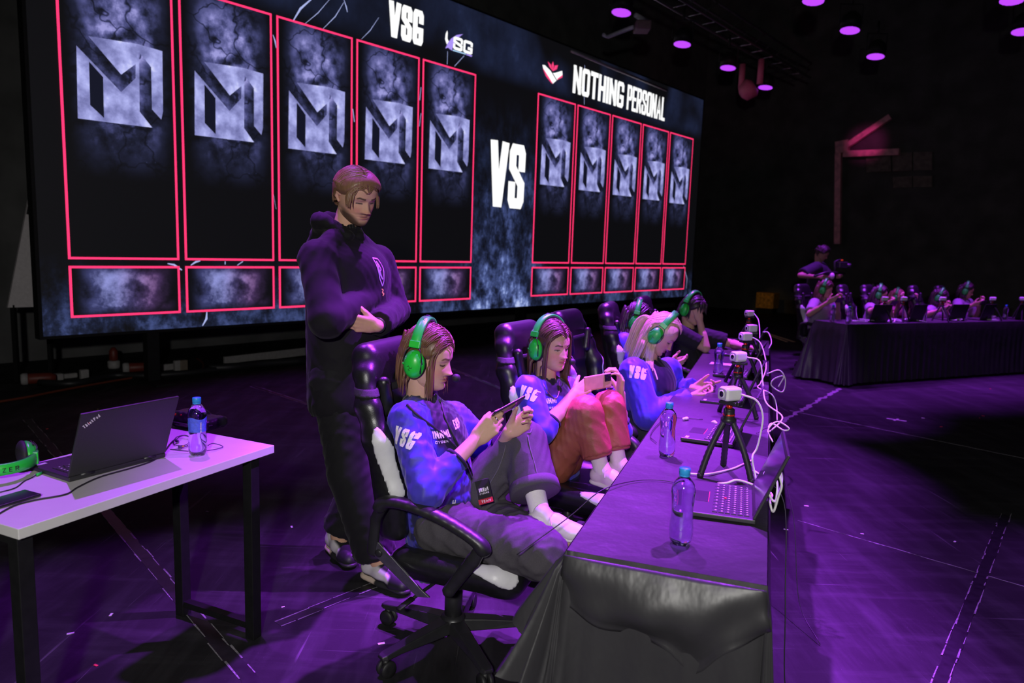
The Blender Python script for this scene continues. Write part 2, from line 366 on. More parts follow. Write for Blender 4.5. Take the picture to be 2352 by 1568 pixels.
# ------------------------------------------------------------------ the hall: floor, walls
SD = V3(math.sin(.7077), math.cos(.7077), 0); SN = V3(SD[1], -SD[0], 0); SO = V3(-4.368, 6.586, 0)
UP = V3(0, 0, 1)
def floor_material():
    m, N, L, P = nodes_mat('stage_vinyl')
    tc = N.new('ShaderNodeTexCoord')
    def nz(scale, det, stretch, rot=0.0):
        mp = N.new('ShaderNodeMapping'); mp.inputs['Scale'].default_value = stretch; mp.inputs['Rotation'].default_value = (0, 0, rot)
        L.new(tc.outputs['Object'], mp.inputs[0]); n = N.new('ShaderNodeTexNoise'); n.inputs['Scale'].default_value = scale; n.inputs['Detail'].default_value = det
        n.inputs['Roughness'].default_value = 0.65; L.new(mp.outputs[0], n.inputs['Vector']); return n.outputs[0]
    def ramp(src, a, b, c0, c1):
        r = N.new('ShaderNodeValToRGB'); r.color_ramp.elements[0].position = a; r.color_ramp.elements[1].position = b
        r.color_ramp.elements[0].color = (*c0, 1); r.color_ramp.elements[1].color = (*c1, 1); L.new(src, r.inputs[0]); return r.outputs[0]
    def mix(kind, f, a, b):
        x = N.new('ShaderNodeMix'); x.data_type = 'RGBA'; x.blend_type = kind
        if isinstance(f, float): x.inputs[0].default_value = f
        else: L.new(f, x.inputs[0])
        L.new(a, x.inputs[6])
        if isinstance(b, tuple): x.inputs[7].default_value = (*b, 1)
        else: L.new(b, x.inputs[7])
        return x.outputs[2]
    base = ramp(nz(1.3, 6, (1, 1, 1)), 0.3, 0.72, (.0065, .0065, .0072), (.0195, .019, .021))
    smear = ramp(nz(7, 7, (1, .16, 1), 0.7), 0.46, 0.75, (0, 0, 0), (.020, .020, .0225))
    smear2 = ramp(nz(9, 7, (.14, 1, 1), 0.5), 0.5, 0.8, (0, 0, 0), (.020, .020, .0225))
    scr = ramp(nz(34, 3, (1, .025, 1), 0.9), 0.66, 0.72, (0, 0, 0), (.07, .07, .075))
    scr2 = ramp(nz(30, 3, (.022, 1, 1), 0.35), 0.67, 0.73, (0, 0, 0), (.06, .06, .065))
    dust = ramp(nz(90, 2, (1, 1, 1)), 0.72, 0.78, (0, 0, 0), (.12, .12, .12))
    c = mix('ADD', 1.0, base, smear); c = mix('ADD', 1.0, c, smear2); c = mix('ADD', 0.8, c, scr); c = mix('ADD', 0.8, c, scr2); c = mix('ADD', 0.5, c, dust)
    L.new(c, P.inputs['Base Color'])
    rr = N.new('ShaderNodeMapRange'); rr.inputs[3].default_value = 0.58; rr.inputs[4].default_value = 0.85; L.new(nz(4, 5, (1, .5, 1), .4), rr.inputs[0]); L.new(rr.outputs[0], P.inputs['Roughness'])
    P.inputs['Specular IOR Level'].default_value = 0.2
    b = N.new('ShaderNodeBump'); b.inputs['Strength'].default_value = 0.15; b.inputs['Distance'].default_value = 0.003
    L.new(nz(120, 4, (1, 1, 1)), b.inputs['Height']); L.new(b.outputs[0], P.inputs['Normal'])
    return m
floor = tag(obj('floor', ([(-16, -3, 0), (26, -3, 0), (26, 30, 0), (-16, 30, 0)], [(0, 1, 2, 3)]), floor_material(), smooth=False), kind='structure')
M_wall = mat('black_hall_wall', (.10, .10, .10), .9, var=.25, scale=2.5)
def wall(name, a, b, z0, z1, thick, m):
    a, b = V3(*a), V3(*b); d = nrm(b-a); n = V3(d[1], -d[0], 0); mb = MB()
    mb.add([a, b, b-n*thick, a-n*thick]+[p+UP*(z1-z0) for p in (a, b, b-n*thick, a-n*thick)], [(3, 2, 1, 0), (4, 5, 6, 7), (0, 1, 5, 4), (1, 2, 6, 5), (2, 3, 7, 6), (3, 0, 4, 7)])
    return tag(mb.build(name, m, smooth=False), kind='structure')
WB = SO-SN*2.2
wall('wall_back', WB-SD*9, WB+SD*17.5, 0, 9, .25, M_wall)
WR = WB+SD*17.5
M_brick = mat('panel_brick', (.16, .13, .12), .9, var=.3, scale=9, bump=.5, bscale=40)
wall_right = wall('wall_right', WR, WR+SN*22, 0, 9, .25, mat('black_side_wall', (.075, .073, .074), .95, var=.3, scale=2))
# patch of big wall panels, paler than the wall, with the loading bracket above them
def on_wr(a, b, off=0.0): return atplane(a, b, WR-SD*off, SD)
mbp = [((2050, 352), (2096, 350), (2096, 392), (2052, 394)), ((2099, 350), (2142, 349), (2142, 391), (2099, 392)), ((2052, 407), (2096, 405), (2096, 430), (2053, 432)), ((2099, 405), (2142, 404), (2142, 430), (2099, 430)), ((1990, 352), (2046, 350), (2048, 394), (1992, 396))]
for q in mbp:
    P = [on_wr(*c, .02) for c in q]; mb = MB(); mb.add([p for p in P]+[p-SD*.06 for p in P], [(0, 1, 2, 3), (7, 6, 5, 4), (0, 4, 5, 1), (1, 5, 6, 2), (2, 6, 7, 3), (3, 7, 4, 0)])
    o = mb.build('wall_panel', M_brick, smooth=False); o.parent = wall_right
M_beam = mat('pink_lit_steel', (.8, .34, .42), .6, var=.25, scale=8)  # the pink light on the steel is put into this colour
brk = empty('wall_bracket', on_wr(1938, 500, .3)*V3(1, 1, 0), 0, 'faintly lit steel bracket with sloping strut on the far right wall', 'bracket')
def wbar(a, b, w, nm):
    mb = MB(); mb.bar(on_wr(*a, .3), on_wr(*b, .3), w, w); o = mb.build(nm, M_beam, smooth=False); o.parent = brk; o.matrix_parent_inverse = Matrix.Translation(-Vector(brk.location)); return o
wbar((1945, 335), (2045, 268), .13, 'strut'); wbar((1938, 354), (2066, 349), .15, 'beam'); wbar((1930, 325), (1931, 352), .2, 'post_head'); wbar((1942, 322), (1942, 350), .16, 'post_head'); wbar((1926, 352), (1924, 560), .14, 'post')
lamp('bracket_pink_spot', 'SPOT', on_wr(2030, 250, 4.0), on_wr(1990, 330, 0), 230, (1.0, .08, .5), .1, 15, .9)  # pink spot added to light the bracket beams

# tape lines and seams on the floor
M_tape = mat('worn_floor_tape', (.012, .0118, .014), .4, var=.4, scale=25)
M_edge = mat('flaking_tape_edge', (.22, .21, .23), .5, var=.6, scale=60)
M_yel = mat('yellow_marking_tape', (.65, .55, .25), .6, var=.2)
M_pale = mat('white_marking_tape', (.7, .66, .7), .6, var=.2)
def strip(name, a, b, w, m, rag=0.0, h=.0012, seed=0):
    rg = random.Random(seed); a, b = V3(*a, 0), V3(*b, 0); d = b-a; L = np.linalg.norm(d); n = nrm(V3(-d[1], d[0], 0)); k = max(2, int(L/.05)) if rag else 2; V = []; F = []
    for i in range(k):
        c = a+d*i/(k-1); e0 = w/2+rg.uniform(-rag, rag); e1 = w/2+rg.uniform(-rag, rag)
        V += [c+n*e0+UP*h, c-n*e1+UP*h, c+n*e0+UP*.0001, c-n*e1+UP*.0001]
    for i in range(k-1):
        q = 4*i; F += [(q, q+1, q+5, q+4), (q+2, q, q+4, q+6), (q+1, q+3, q+7, q+5)]
    F += [(0, 2, 3, 1), (4*k-4, 4*k-3, 4*k-1, 4*k-2)]
    o = obj(name, (V, F), m, floor, smooth=False); return o
def seam(a, b, w, seed, edge=True):
    strip('floor_tape', a, b, w, M_tape, .004, .0006+.0004*seed, seed)
    if edge:
        d = nrm(V3(b[0]-a[0], b[1]-a[1], 0)); n = V3(-d[1], d[0], 0)
        for s in (1, -1):
            rg = random.Random(seed*7+s); t = 0; L = math.dist(a, b)
            V = []; F = []
            while t < L:
                l = rg.uniform(.03, .16); p = V3(*a, 0)+d*t+n*s*(w/2+rg.uniform(-.004, .004)); q = p+d*l; e = rg.uniform(.0012, .0045); i = len(V)
                V += [p+n*e+UP*(.0010+.0004*seed), p-n*e+UP*(.0010+.0004*seed), q-n*e*rg.uniform(.2, 1)+UP*(.0010+.0004*seed), q+n*e*rg.uniform(.2, 1)+UP*(.0010+.0004*seed)]; F.append((i, i+1, i+2, i+3)); t += l+rg.choice((0, .01, .05, .1))
            obj('flaking_edge', (V, F), M_edge, floor, smooth=False)
seam((-3.95, 5.7), (-.55, 1.95), .055, 1); seam((-.9, 2.68), (-.2, 3.45), .05, 2); seam((-2.7, 7.33), (-1.5, 6.2), .05, 3, True); seam((-.75, 8.8), (.3, 6.9), .05, 4, True)
strip('floor_tape', (2.5, 6.46), (3.9, 8.33), .04, M_edge, .02, .0012, 5); strip('floor_tape', (2.8, 7.0), (4.7, 4.8), .012, M_edge, .006, .0012, 6)
strip('floor_tape', (1.7, 4.0), (2.75, 2.97), .006, M_edge, .004, .0012, 7); seam((1.45, 2.24), (3.05, 4.2), .05, 8)
strip('floor_tape', (5.08, 14.2), (5.12, 12.86), .06, M_yel); strip('floor_tape', (5.0, 13.85), (4.98, 12.83), .05, M_yel); strip('floor_tape', (3.66, 6.79), (3.8, 6.69), .022, M_pale); strip('floor_tape', (3.69, 6.71), (3.77, 6.78), .02, M_pale)
rg = random.Random(5)
for (a, b, c) in [(2275, 893, 'r'), (1852, 1162, 'w'), (1805, 1216, 'w'), (2250, 960, 'r'), (2258, 955, 'r'), (2162, 980, 'r'), (2193, 1244, 'w'), (255, 1412, 'w'), (650, 1394, 'w'), (220, 1528, 'r'), (162, 1455, 'w'), (876, 1478, 'w'), (945, 1482, 'w'), (225, 940, 'y'), (108, 985, 'r'), (2120, 960, 'w'), (1980, 1226, 'w'), (670, 1210, 'w'), (476, 1175, 'w')]:
    p = atz(a, b); mb = MB(); s = rg.uniform(.006, .013); an = rg.uniform(0, 3)
    mb.box(p+UP*.0015, (s*2.2, s, .002), [[math.cos(an), -math.sin(an), 0], [math.sin(an), math.cos(an), 0], [0, 0, 1]])
    mb.build('paper_scrap', {'r': mat('red_scrap', (.6, .05, .06), .6), 'w': M_pale, 'y': mat('lime_scrap', (.6, .7, .2), .6)}[c], floor, smooth=False)

# ------------------------------------------------------------------ LED screen
scr = empty('led_screen', SO, math.atan2(SD[1], SD[0]), 'huge LED wall showing VS match graphic with ten framed player cards', 'screen')
S0, S1, Z0, Z1 = 0.0, 13.0, .56, 4.92
def sbox(name, s0, s1, z0, z1, out0, out1, m, parent=scr, **k):
    mb = MB(); mb.box(((s0+s1)/2, -(out0+out1)/2, (z0+z1)/2), (s1-s0, abs(out1-out0), z1-z0)); return mb.build(name, m, parent, smooth=False, **k)
M_blk = mat('black_metal', (.008, .008, .0085), .6, var=.2, spec=.25)
sbox('cabinet', S0-.03, S1+.03, Z0-.03, Z1+.03, -.14, -.004, M_blk)
for s in (1.0, 4.0, 7.0, 10.0, 12.6):
    sbox('support_leg', s-.06, s+.06, .02, Z0-.03, -.14, -.03, M_blk); sbox('support_foot', s-.1, s+.1, 0.0, .02, -.8, .25, M_blk)
def screen_mat(name, kind):
    m, N, L, P = nodes_mat(name); tc = N.new('ShaderNodeTexCoord'); sp = N.new('ShaderNodeSeparateXYZ'); L.new(tc.outputs['Object'], sp.inputs[0])
    def nz(scale, det, st=(1, 1, 1), off=0.0, rough=.6):
        mp = N.new('ShaderNodeMapping'); mp.inputs['Scale'].default_value = st; mp.inputs['Location'].default_value = (off, off*.7, off*.3); L.new(tc.outputs['Object'], mp.inputs[0])
        n = N.new('ShaderNodeTexNoise'); n.inputs['Scale'].default_value = scale; n.inputs['Detail'].default_value = det; n.inputs['Roughness'].default_value = rough; L.new(mp.outputs[0], n.inputs['Vector']); return n.outputs[0]
    def mr(src, a, b, c=0.0, d=1.0):
        r = N.new('ShaderNodeMapRange'); r.interpolation_type = 'SMOOTHSTEP'
        for i, v in enumerate((a, b, c, d)): r.inputs[i+1].default_value = v
        L.new(src, r.inputs[0]); return r.outputs[0]
    def mth(op, a, b):
        x = N.new('ShaderNodeMath'); x.operation = op
        for i, v in enumerate((a, b)):
            if isinstance(v, (int, float)): x.inputs[i].default_value = v
            else: L.new(v, x.inputs[i])
        return x.outputs[0]
    def mul(*a):
        r = a[0]
        for b in a[1:]: r = mth('MULTIPLY', r, b)
        return r
    def color(val, stops):
        r = N.new('ShaderNodeValToRGB'); e = r.color_ramp.elements; e[0].position, e[0].color = stops[0][0], (*stops[0][1], 1); e[1].position, e[1].color = stops[-1][0], (*stops[-1][1], 1)
        for p, c in stops[1:-1]: q = e.new(p); q.color = (*c, 1)
        L.new(val, r.inputs[0]); return r.outputs[0]
    X, Z = sp.outputs[0], sp.outputs[2]
    K = (.0035, .0035, .0045)
    if kind == 'back':
        low = mr(Z, 1.4, .5, 0, .55); mid = mul(mr(X, 4.6, 6.4), mr(X, 7.9, 6.8), mr(Z, 4.0, 2.2))
        grime = mth('POWER', nz(1.7, 10, (1, 1, .8), 0, .72), 1.6); streak = nz(7, 8, (1, 1, .5), 4.0, .75)
        topb = mul(mr(Z, 4.0, 4.3), mr(nz(.6, 2, (1, 1, 1), 9), .42, .62), .45)
        v = mth('ADD', mul(low, mr(grime, .22, .5)), mth('ADD', mul(mid, mr(mul(grime, streak), .07, .36), mr(Z, 4.2, .8, .35, 1.0)), mul(topb, grime)))
        c = color(v, [(0, K), (.18, (.012, .017, .045)), (.5, (.06, .085, .24)), (.8, (.2, .27, .6)), (1, (.5, .58, .9))])
    elif kind == 'card':
        top = mul(mr(Z, 1.9, 2.15), mr(Z, 2.75, 2.45, .35, 1)); body = mul(mr(Z, .75, 1.45), mr(Z, 2.3, 1.9, .3, 1)); side = mul(mr(X, .04, .4), mr(X, 1.05, .68))
        vo = N.new('ShaderNodeTexVoronoi'); vo.feature = 'DISTANCE_TO_EDGE'; vo.inputs['Scale'].default_value = 2.1
        mp = N.new('ShaderNodeMapping'); nn = N.new('ShaderNodeTexNoise'); nn.inputs['Scale'].default_value = 5; L.new(tc.outputs['Object'], nn.inputs['Vector'])
        ad = N.new('ShaderNodeVectorMath'); ad.operation = 'MULTIPLY_ADD'; L.new(nn.outputs[1], ad.inputs[0]); ad.inputs[1].default_value = (.35, .35, .35); L.new(tc.outputs['Object'], ad.inputs[2]); L.new(ad.outputs[0], vo.inputs['Vector'])
        crack = mr(vo.outputs['Distance'], .0, .035, .35, 1)
        v = mul(mth('ADD', mul(top, .95), mul(body, 1.0)), side, crack, mr(nz(3.0, 7, (1, 1, 1), 2), .3, .72))
        sparks = mul(mr(nz(26, 3, (1, 1, .5), 5), .68, .75), mr(Z, .85, 1.05), mr(Z, 1.45, 1.25), side, .5)
        c = color(mth('ADD', v, sparks), [(0, K), (.2, (.014, .016, .04)), (.5, (.065, .07, .2)), (.8, (.17, .17, .42)), (1, (.34, .33, .7))])
    elif kind == 'tag':
        e = mul(mr(X, .03, .3), mr(X, 1.03, .65), mr(Z, .0, .1), mr(Z, .5, .38, .45, 1)); v = mul(e, mr(nz(3.4, 8, (1, 1, 1), 3), .32, .7))
        c1 = color(v, [(0, K), (.4, (.045, .05, .15)), (1, (.3, .32, .72))]); c2 = color(v, [(0, K), (.4, (.06, .03, .1)), (1, (.38, .2, .5))])
        x = N.new('ShaderNodeMix'); x.data_type = 'RGBA'; L.new(mr(X, .35, .8), x.inputs[0]); L.new(c1, x.inputs[6]); L.new(c2, x.inputs[7]); c = x.outputs[2]
    else:
        v = mr(nz(4.2, 8, (1, 1, 1), 1), .25, .75); c = color(v, [(0, (.10, .105, .28)), (.45, (.27, .28, .6)), (.8, (.44, .46, .88)), (1, (.7, .72, 1.0))])
    L.new(c, P.inputs['Emission Color']); P.inputs['Emission Strength'].default_value = 1.0
    P.inputs['Base Color'].default_value = (.004, .004, .004, 1); P.inputs['Roughness'].default_value = .7
    return m
sbox('display_image', S0, S1, Z0, Z1, -.004, 0, screen_mat('led_background', 'back'))
M_card, M_tag, M_emb = screen_mat('led_card', 'card'), screen_mat('led_name_field', 'tag'), screen_mat('led_emblem', 'emb')
M_pink = emat('led_pink_frame', (1.0, .035, .155), 1.35); M_white = emat('led_white', (1, 1, 1), 1.15, .02); M_dk = emat('led_dark', (.006, .007, .018), 1.0)
def quad_frame(w, h, t):
    V = [(0, 0), (w, 0), (w, h), (0, h), (t, t), (w-t, t), (w-t, h-t), (t, h-t)]
    return [(x, -.004, z) for x, z in V]+[(x, 0, z) for x, z in V], [(0, 1, 5, 4), (1, 2, 6, 5), (2, 3, 7, 6), (3, 0, 4, 7)]+[(0, 8, 9, 1), (1, 9, 10, 2), (2, 10, 11, 3), (3, 11, 8, 0), (4, 5, 13, 12), (5, 6, 14, 13), (6, 7, 15, 14), (7, 4, 12, 15)]
def emit_poly(name, polys, m, off, parent=scr, loc=None):
    mb = MB()
    for p in polys: mb.prism([(q[0], q[1]) for q in p], (0, off, 0), (1, 0, 0), (0, 0, 1), (0, -.0025, 0))
    o = mb.build(name, m, parent, smooth=False)
    if loc is not None: o.location = loc
    return o
M_TOP = [[(0.256, 2.072), (0.70, 2.10), (0.706, 2.027), (0.675, 1.91), (0.534, 1.781)], [(0.70, 2.10), (0.932, 2.085), (0.818, 1.908), (0.706, 2.027)], [(.932, 2.085), (0.921, 1.496), (0.901, 1.416), (0.814, 1.5), (0.818, 1.908)]]
M_LOW = [[(0.151, 1.963), (0.527, 1.616), (.527, 1.315), (0.137, 1.309)], [(0.527, 1.616), (0.666, 1.772), (.693, 1.459), (.809, 1.322), (.527, 1.315)], [(.666, 1.772), (.671, 1.909), (.706, 2.01), (.693, 1.459)]]
M_DRK = [[(0.252, 1.842), (0.246, 1.448), (0.363, 1.348), (0.369, 1.724)]]
for x0 in [.235+i*1.106 for i in range(5)]+[7.165+i*1.107 for i in range(5)]:
    W, H = 1.045, 2.755
    o = sbox('player_card', .01, W-.01, .01, H-.01, 0, .0025, M_card); o.location = (x0, 0, 1.28)
    o2 = sbox('name_field', .01, W-.01, .01, .485, 0, .0025, M_tag); o2.location = (x0, 0, .722)
    q = obj('card_frame', quad_frame(W, H, .022), M_pink, scr, smooth=False); q.location = (x0, 0, 1.28)
    q = obj('name_frame', quad_frame(W, .495, .022), M_pink, scr, smooth=False); q.location = (x0, 0, .722)
    emit_poly('card_emblem', M_TOP+M_LOW, M_emb, -.0025, scr, (x0, 0, 1.28)); emit_poly('emblem_dark_stroke', M_DRK, M_dk, -.005, scr, (x0, 0, 1.28))  # emblem and the dark stroke drawn inside it
def stext(name, text, s0, z0, w, h, t, slant=0.0, m=M_white, gap=None):
    v, f = strokes(text, h, w, t, slant, gap)
    return obj(name, ([(s0+x, -.004-.0002*(i % 3), z0+z) for i, (x, z) in enumerate(v)], f), m, scr, smooth=False)
stext('team_name', 'VSG', 4.05, 4.19, .6, .45, .082, .03, gap=.012)
stext('versus_text', 'VS', 6.04, 2.15, .84, 1.01, .165, .03, gap=.03)
stext('team_name', 'NOTHING', 8.10, 4.205, 1.62, .465, .078, .03, gap=.02); stext('team_name', 'PERSONAL', 9.84, 4.21, 1.47, .46, .062, .03, gap=.014)
M_lil = emat('led_lilac', (.42, .3, .95), 1.0); M_rose = emat('led_rose', (1.0, .06, .22), 1.0); M_cyan = emat('led_pale_blue', (.45, .7, 1.0), 1.0)
emit_poly('team_logo_horn', [[(5.104, 4.506), (5.112, 4.481), (5.11, 4.399), (5.136, 4.366), (5.101, 4.32), (5.067, 4.384), (5.077, 4.457)]], M_white, -.001)
emit_poly('team_logo_swoosh', [[(5.414, 4.531), (5.294, 4.441), (5.231, 4.355), (5.18, 4.415), (5.292, 4.491)], [(5.231, 4.355), (5.202, 4.261), (5.126, 4.282), (5.075, 4.26), (5.12, 4.341), (5.182, 4.415)]], M_lil, -.001)
stext('team_logo_letters', 'SG', 5.22, 4.285, .39, .18, .04, .06, gap=.015); emit_poly('team_logo_bar', [[(5.497, 4.278), (5.616, 4.281), (5.6, 4.261), (5.49, 4.263)]], M_lil, -.001); emit_poly('team_logo_line', [[(5.218, 4.276), (5.48, 4.280), (5.481, 4.266), (5.219, 4.261)]], M_cyan, -.001)
emit_poly('emblem_leaves', [[(7.534, 4.447), (7.437, 4.497), (7.391, 4.567), (7.474, 4.535)], [(7.534, 4.447), (7.494, 4.538), (7.524, 4.595), (7.554, 4.536)], [(7.534, 4.447), (7.58, 4.545), (7.663, 4.568), (7.634, 4.497)]], M_rose, -.001)
emit_poly('emblem_arms', [[(7.254, 4.489), (7.312, 4.496), (7.475, 4.435), (7.56, 4.37), (7.431, 4.326), (7.283, 4.426)], [(7.56, 4.37), (7.637, 4.316), (7.539, 4.246), (7.431, 4.326)], [(7.782, 4.501), (7.795, 4.438), (7.654, 4.329), (7.536, 4.417), (7.58, 4.425)]], M_white, -.001)
for _p in ([(7.262, 4.44), (7.283, 4.426), (7.431, 4.326), (7.539, 4.246), (7.487, 4.257), (7.346, 4.33)], [(7.795, 4.438), (7.79, 4.396), (7.654, 4.329), (7.665, 4.355)]): emit_poly('emblem_rose_facet', [_p], M_rose, -.0045)  # rose facets of the drawn emblem
M_bolt = emat('led_lightning', (.42, .48, .85), 1.0)
def bolt(name, pts, w, m=M_bolt):
    V = []; F = []; P = [np.array(p) for p in pts]
    for i, p in enumerate(P):
        d = P[min(i+1, len(P)-1)]-P[max(i-1, 0)]; n = np.array([-d[1], d[0]])/max(1e-6, np.hypot(*d)); ww = w*(1-.6*abs(2*i/(len(P)-1)-1))
        for s in (1, -1): q = p+n*ww*s/2; V.append((q[0], -.001, q[1]))
    F = [(2*i, 2*i+1, 2*i+3, 2*i+2) for i in range(len(P)-1)]; return obj(name, (V, F), m, scr, smooth=False)
def SZ(a, b): P = atplane(a, b, SO, SN); return float((P-SO)@SD), float(P[2])
for L_, w in [([(672, 50), (690, 20), (722, -8)], .03), ([(742, 66), (770, 38), (790, 5)], .012), ([(790, 0), (795, 15), (798, 28)], .02), ([(700, 55), (730, 30), (760, -5)], .01), ([(830, 90), (850, 70), (870, 40)], .01), ([(475, 716), (474, 732), (465, 748)], .03), ([(385, 605), (400, 608), (410, 615), (418, 620)], .03), ([(438, 609), (450, 601), (460, 599)], .025), ([(517, 600), (517, 607)], .03), ([(545, 609), (558, 600)], .025), ([(627, 80), (632, 95), (634, 110)], .02), ([(810, 250), (814, 280)], .03), ([(967, 200), (964, 230)], .025), ([(967, 260), (963, 290)], .02), ([(1028, 118), (1027, 148)], .02), ([(1066, 128), (1044, 152)], .02), ([(1343, 150), (1342, 240)], .025), ([(1570, 610), (1578, 640), (1576, 662)], .02), ([(627, 440), (634, 480)], .008)]:
    bolt('lightning_line', [SZ(*p) for p in L_], w*.8)
# dim objects left of and below the screen
gb = MB(); q = [(77, 430), (88, 706), (20, 707)]; P = [atplane(a, b, SO-SN*.9, SN) for a, b in [(72, 425), (120, 425), (120, 704), (18, 706)]]
gb.add([p for p in P]+[p-SN*.04 for p in P], [(0, 3, 2, 1), (4, 5, 6, 7), (0, 1, 5, 4), (1, 2, 6, 5), (2, 3, 7, 6), (3, 0, 4, 7)])
M_grey = mat('dull_grey_board', (.62, .58, .60), .8, var=.08)
bd = empty('grey_panel', (float(P[3][0]), float(P[3][1]), 0), 0, 'dull grey slanted panel standing behind the left edge of the screen', 'panel'); o = gb.build('board', M_grey, None, smooth=False); o.parent = bd; o.matrix_parent_inverse = Matrix.Translation(-bd.location)
gb = MB(); P = [atplane(a, b, SO-SN*.89, SN) for a, b in [(64, 474), (120, 474), (120, 492), (61, 492)]]; gb.add([p for p in P]+[p-SN*.01 for p in P], [(0, 3, 2, 1), (4, 5, 6, 7), (0, 1, 5, 4), (1, 2, 6, 5), (2, 3, 7, 6), (3, 0, 4, 7)]); o = gb.build('dark_band', M_blk, None, smooth=False); o.parent = bd; o.matrix_parent_inverse = Matrix.Translation(-bd.location)
gb = MB()
for a in (30, 110): t = atplane(a, 700, SO-SN*.92, SN); gb.bar(t*V3(1, 1, 0), t, .04, .04)
o = gb.build('panel_leg', M_blk, None, smooth=False); o.parent = bd; o.matrix_parent_inverse = Matrix.Translation(-bd.location)

# ------------------------------------------------------------------ frames of reference
TT = V3(.334, .943, 0); TT /= np.linalg.norm(TT); TN = V3(TT[1], -TT[0], 0); TA = V3(.16, 1.765, 0)
FWD, RGT = TN, -TT                      # players face across their table
PRZ = math.atan2(-FWD[0], FWD[1])
def tp(t, w, z=.75): return TA+TT*t+TN*w+UP*z
def tpx(a, b, w): return atplane(a, b, TA+TN*w, TN)
def par(o, root):
    o.parent = root; o.matrix_parent_inverse = (Matrix.Translation(root.location) @ Matrix.Rotation(root.rotation_euler[2], 4, 'Z')).inverted(); return o
M_rub = mat('black_rubber', (.012, .012, .013), .55, var=.2); M_pla = mat('black_plastic', (.018, .018, .02), .4, var=.15)
M_lea = mat('black_leatherette', (.011, .011, .0125), .34, var=.2, scale=60, bump=.12, bscale=350, spec=.6); M_leaw = mat('white_leatherette', (.68, .68, .7), .4, var=.05, bump=.1, bscale=350)
M_chr = mat('dark_steel', (.28, .28, .3), .35, metal=.9, var=.2)
# ------------------------------------------------------------------ cloth-covered tables
def cloth_mat():
    m, N, L, P = nodes_mat('black_satin_cloth'); tc = N.new('ShaderNodeTexCoord')
    n = N.new('ShaderNodeTexNoise'); n.inputs['Scale'].default_value = 3; n.inputs['Detail'].default_value = 5; L.new(tc.outputs['Object'], n.inputs['Vector'])
    r = N.new('ShaderNodeValToRGB'); r.color_ramp.elements[0].color = (.026, .025, .028, 1); r.color_ramp.elements[1].color = (.042, .041, .045, 1); L.new(n.outputs[0], r.inputs[0]); L.new(r.outputs[0], P.inputs['Base Color'])
    P.inputs['Roughness'].default_value = .42; P.inputs['Specular IOR Level'].default_value = .45; P.inputs['Sheen Weight'].default_value = 0.0
    w = N.new('ShaderNodeTexNoise'); w.inputs['Scale'].default_value = 7; w.inputs['Detail'].default_value = 4; mp = N.new('ShaderNodeMapping'); mp.inputs['Scale'].default_value = (1, 1, .5); L.new(tc.outputs['Object'], mp.inputs[0]); L.new(mp.outputs[0], w.inputs['Vector'])
    b = N.new('ShaderNodeBump'); b.inputs['Strength'].default_value = .5; b.inputs['Distance'].default_value = .02; L.new(w.outputs[0], b.inputs['Height']); L.new(b.outputs[0], P.inputs['Normal'])
    return m
M_cloth = cloth_mat(); M_wood = mat('table_board', (.3, .25, .2), .6)
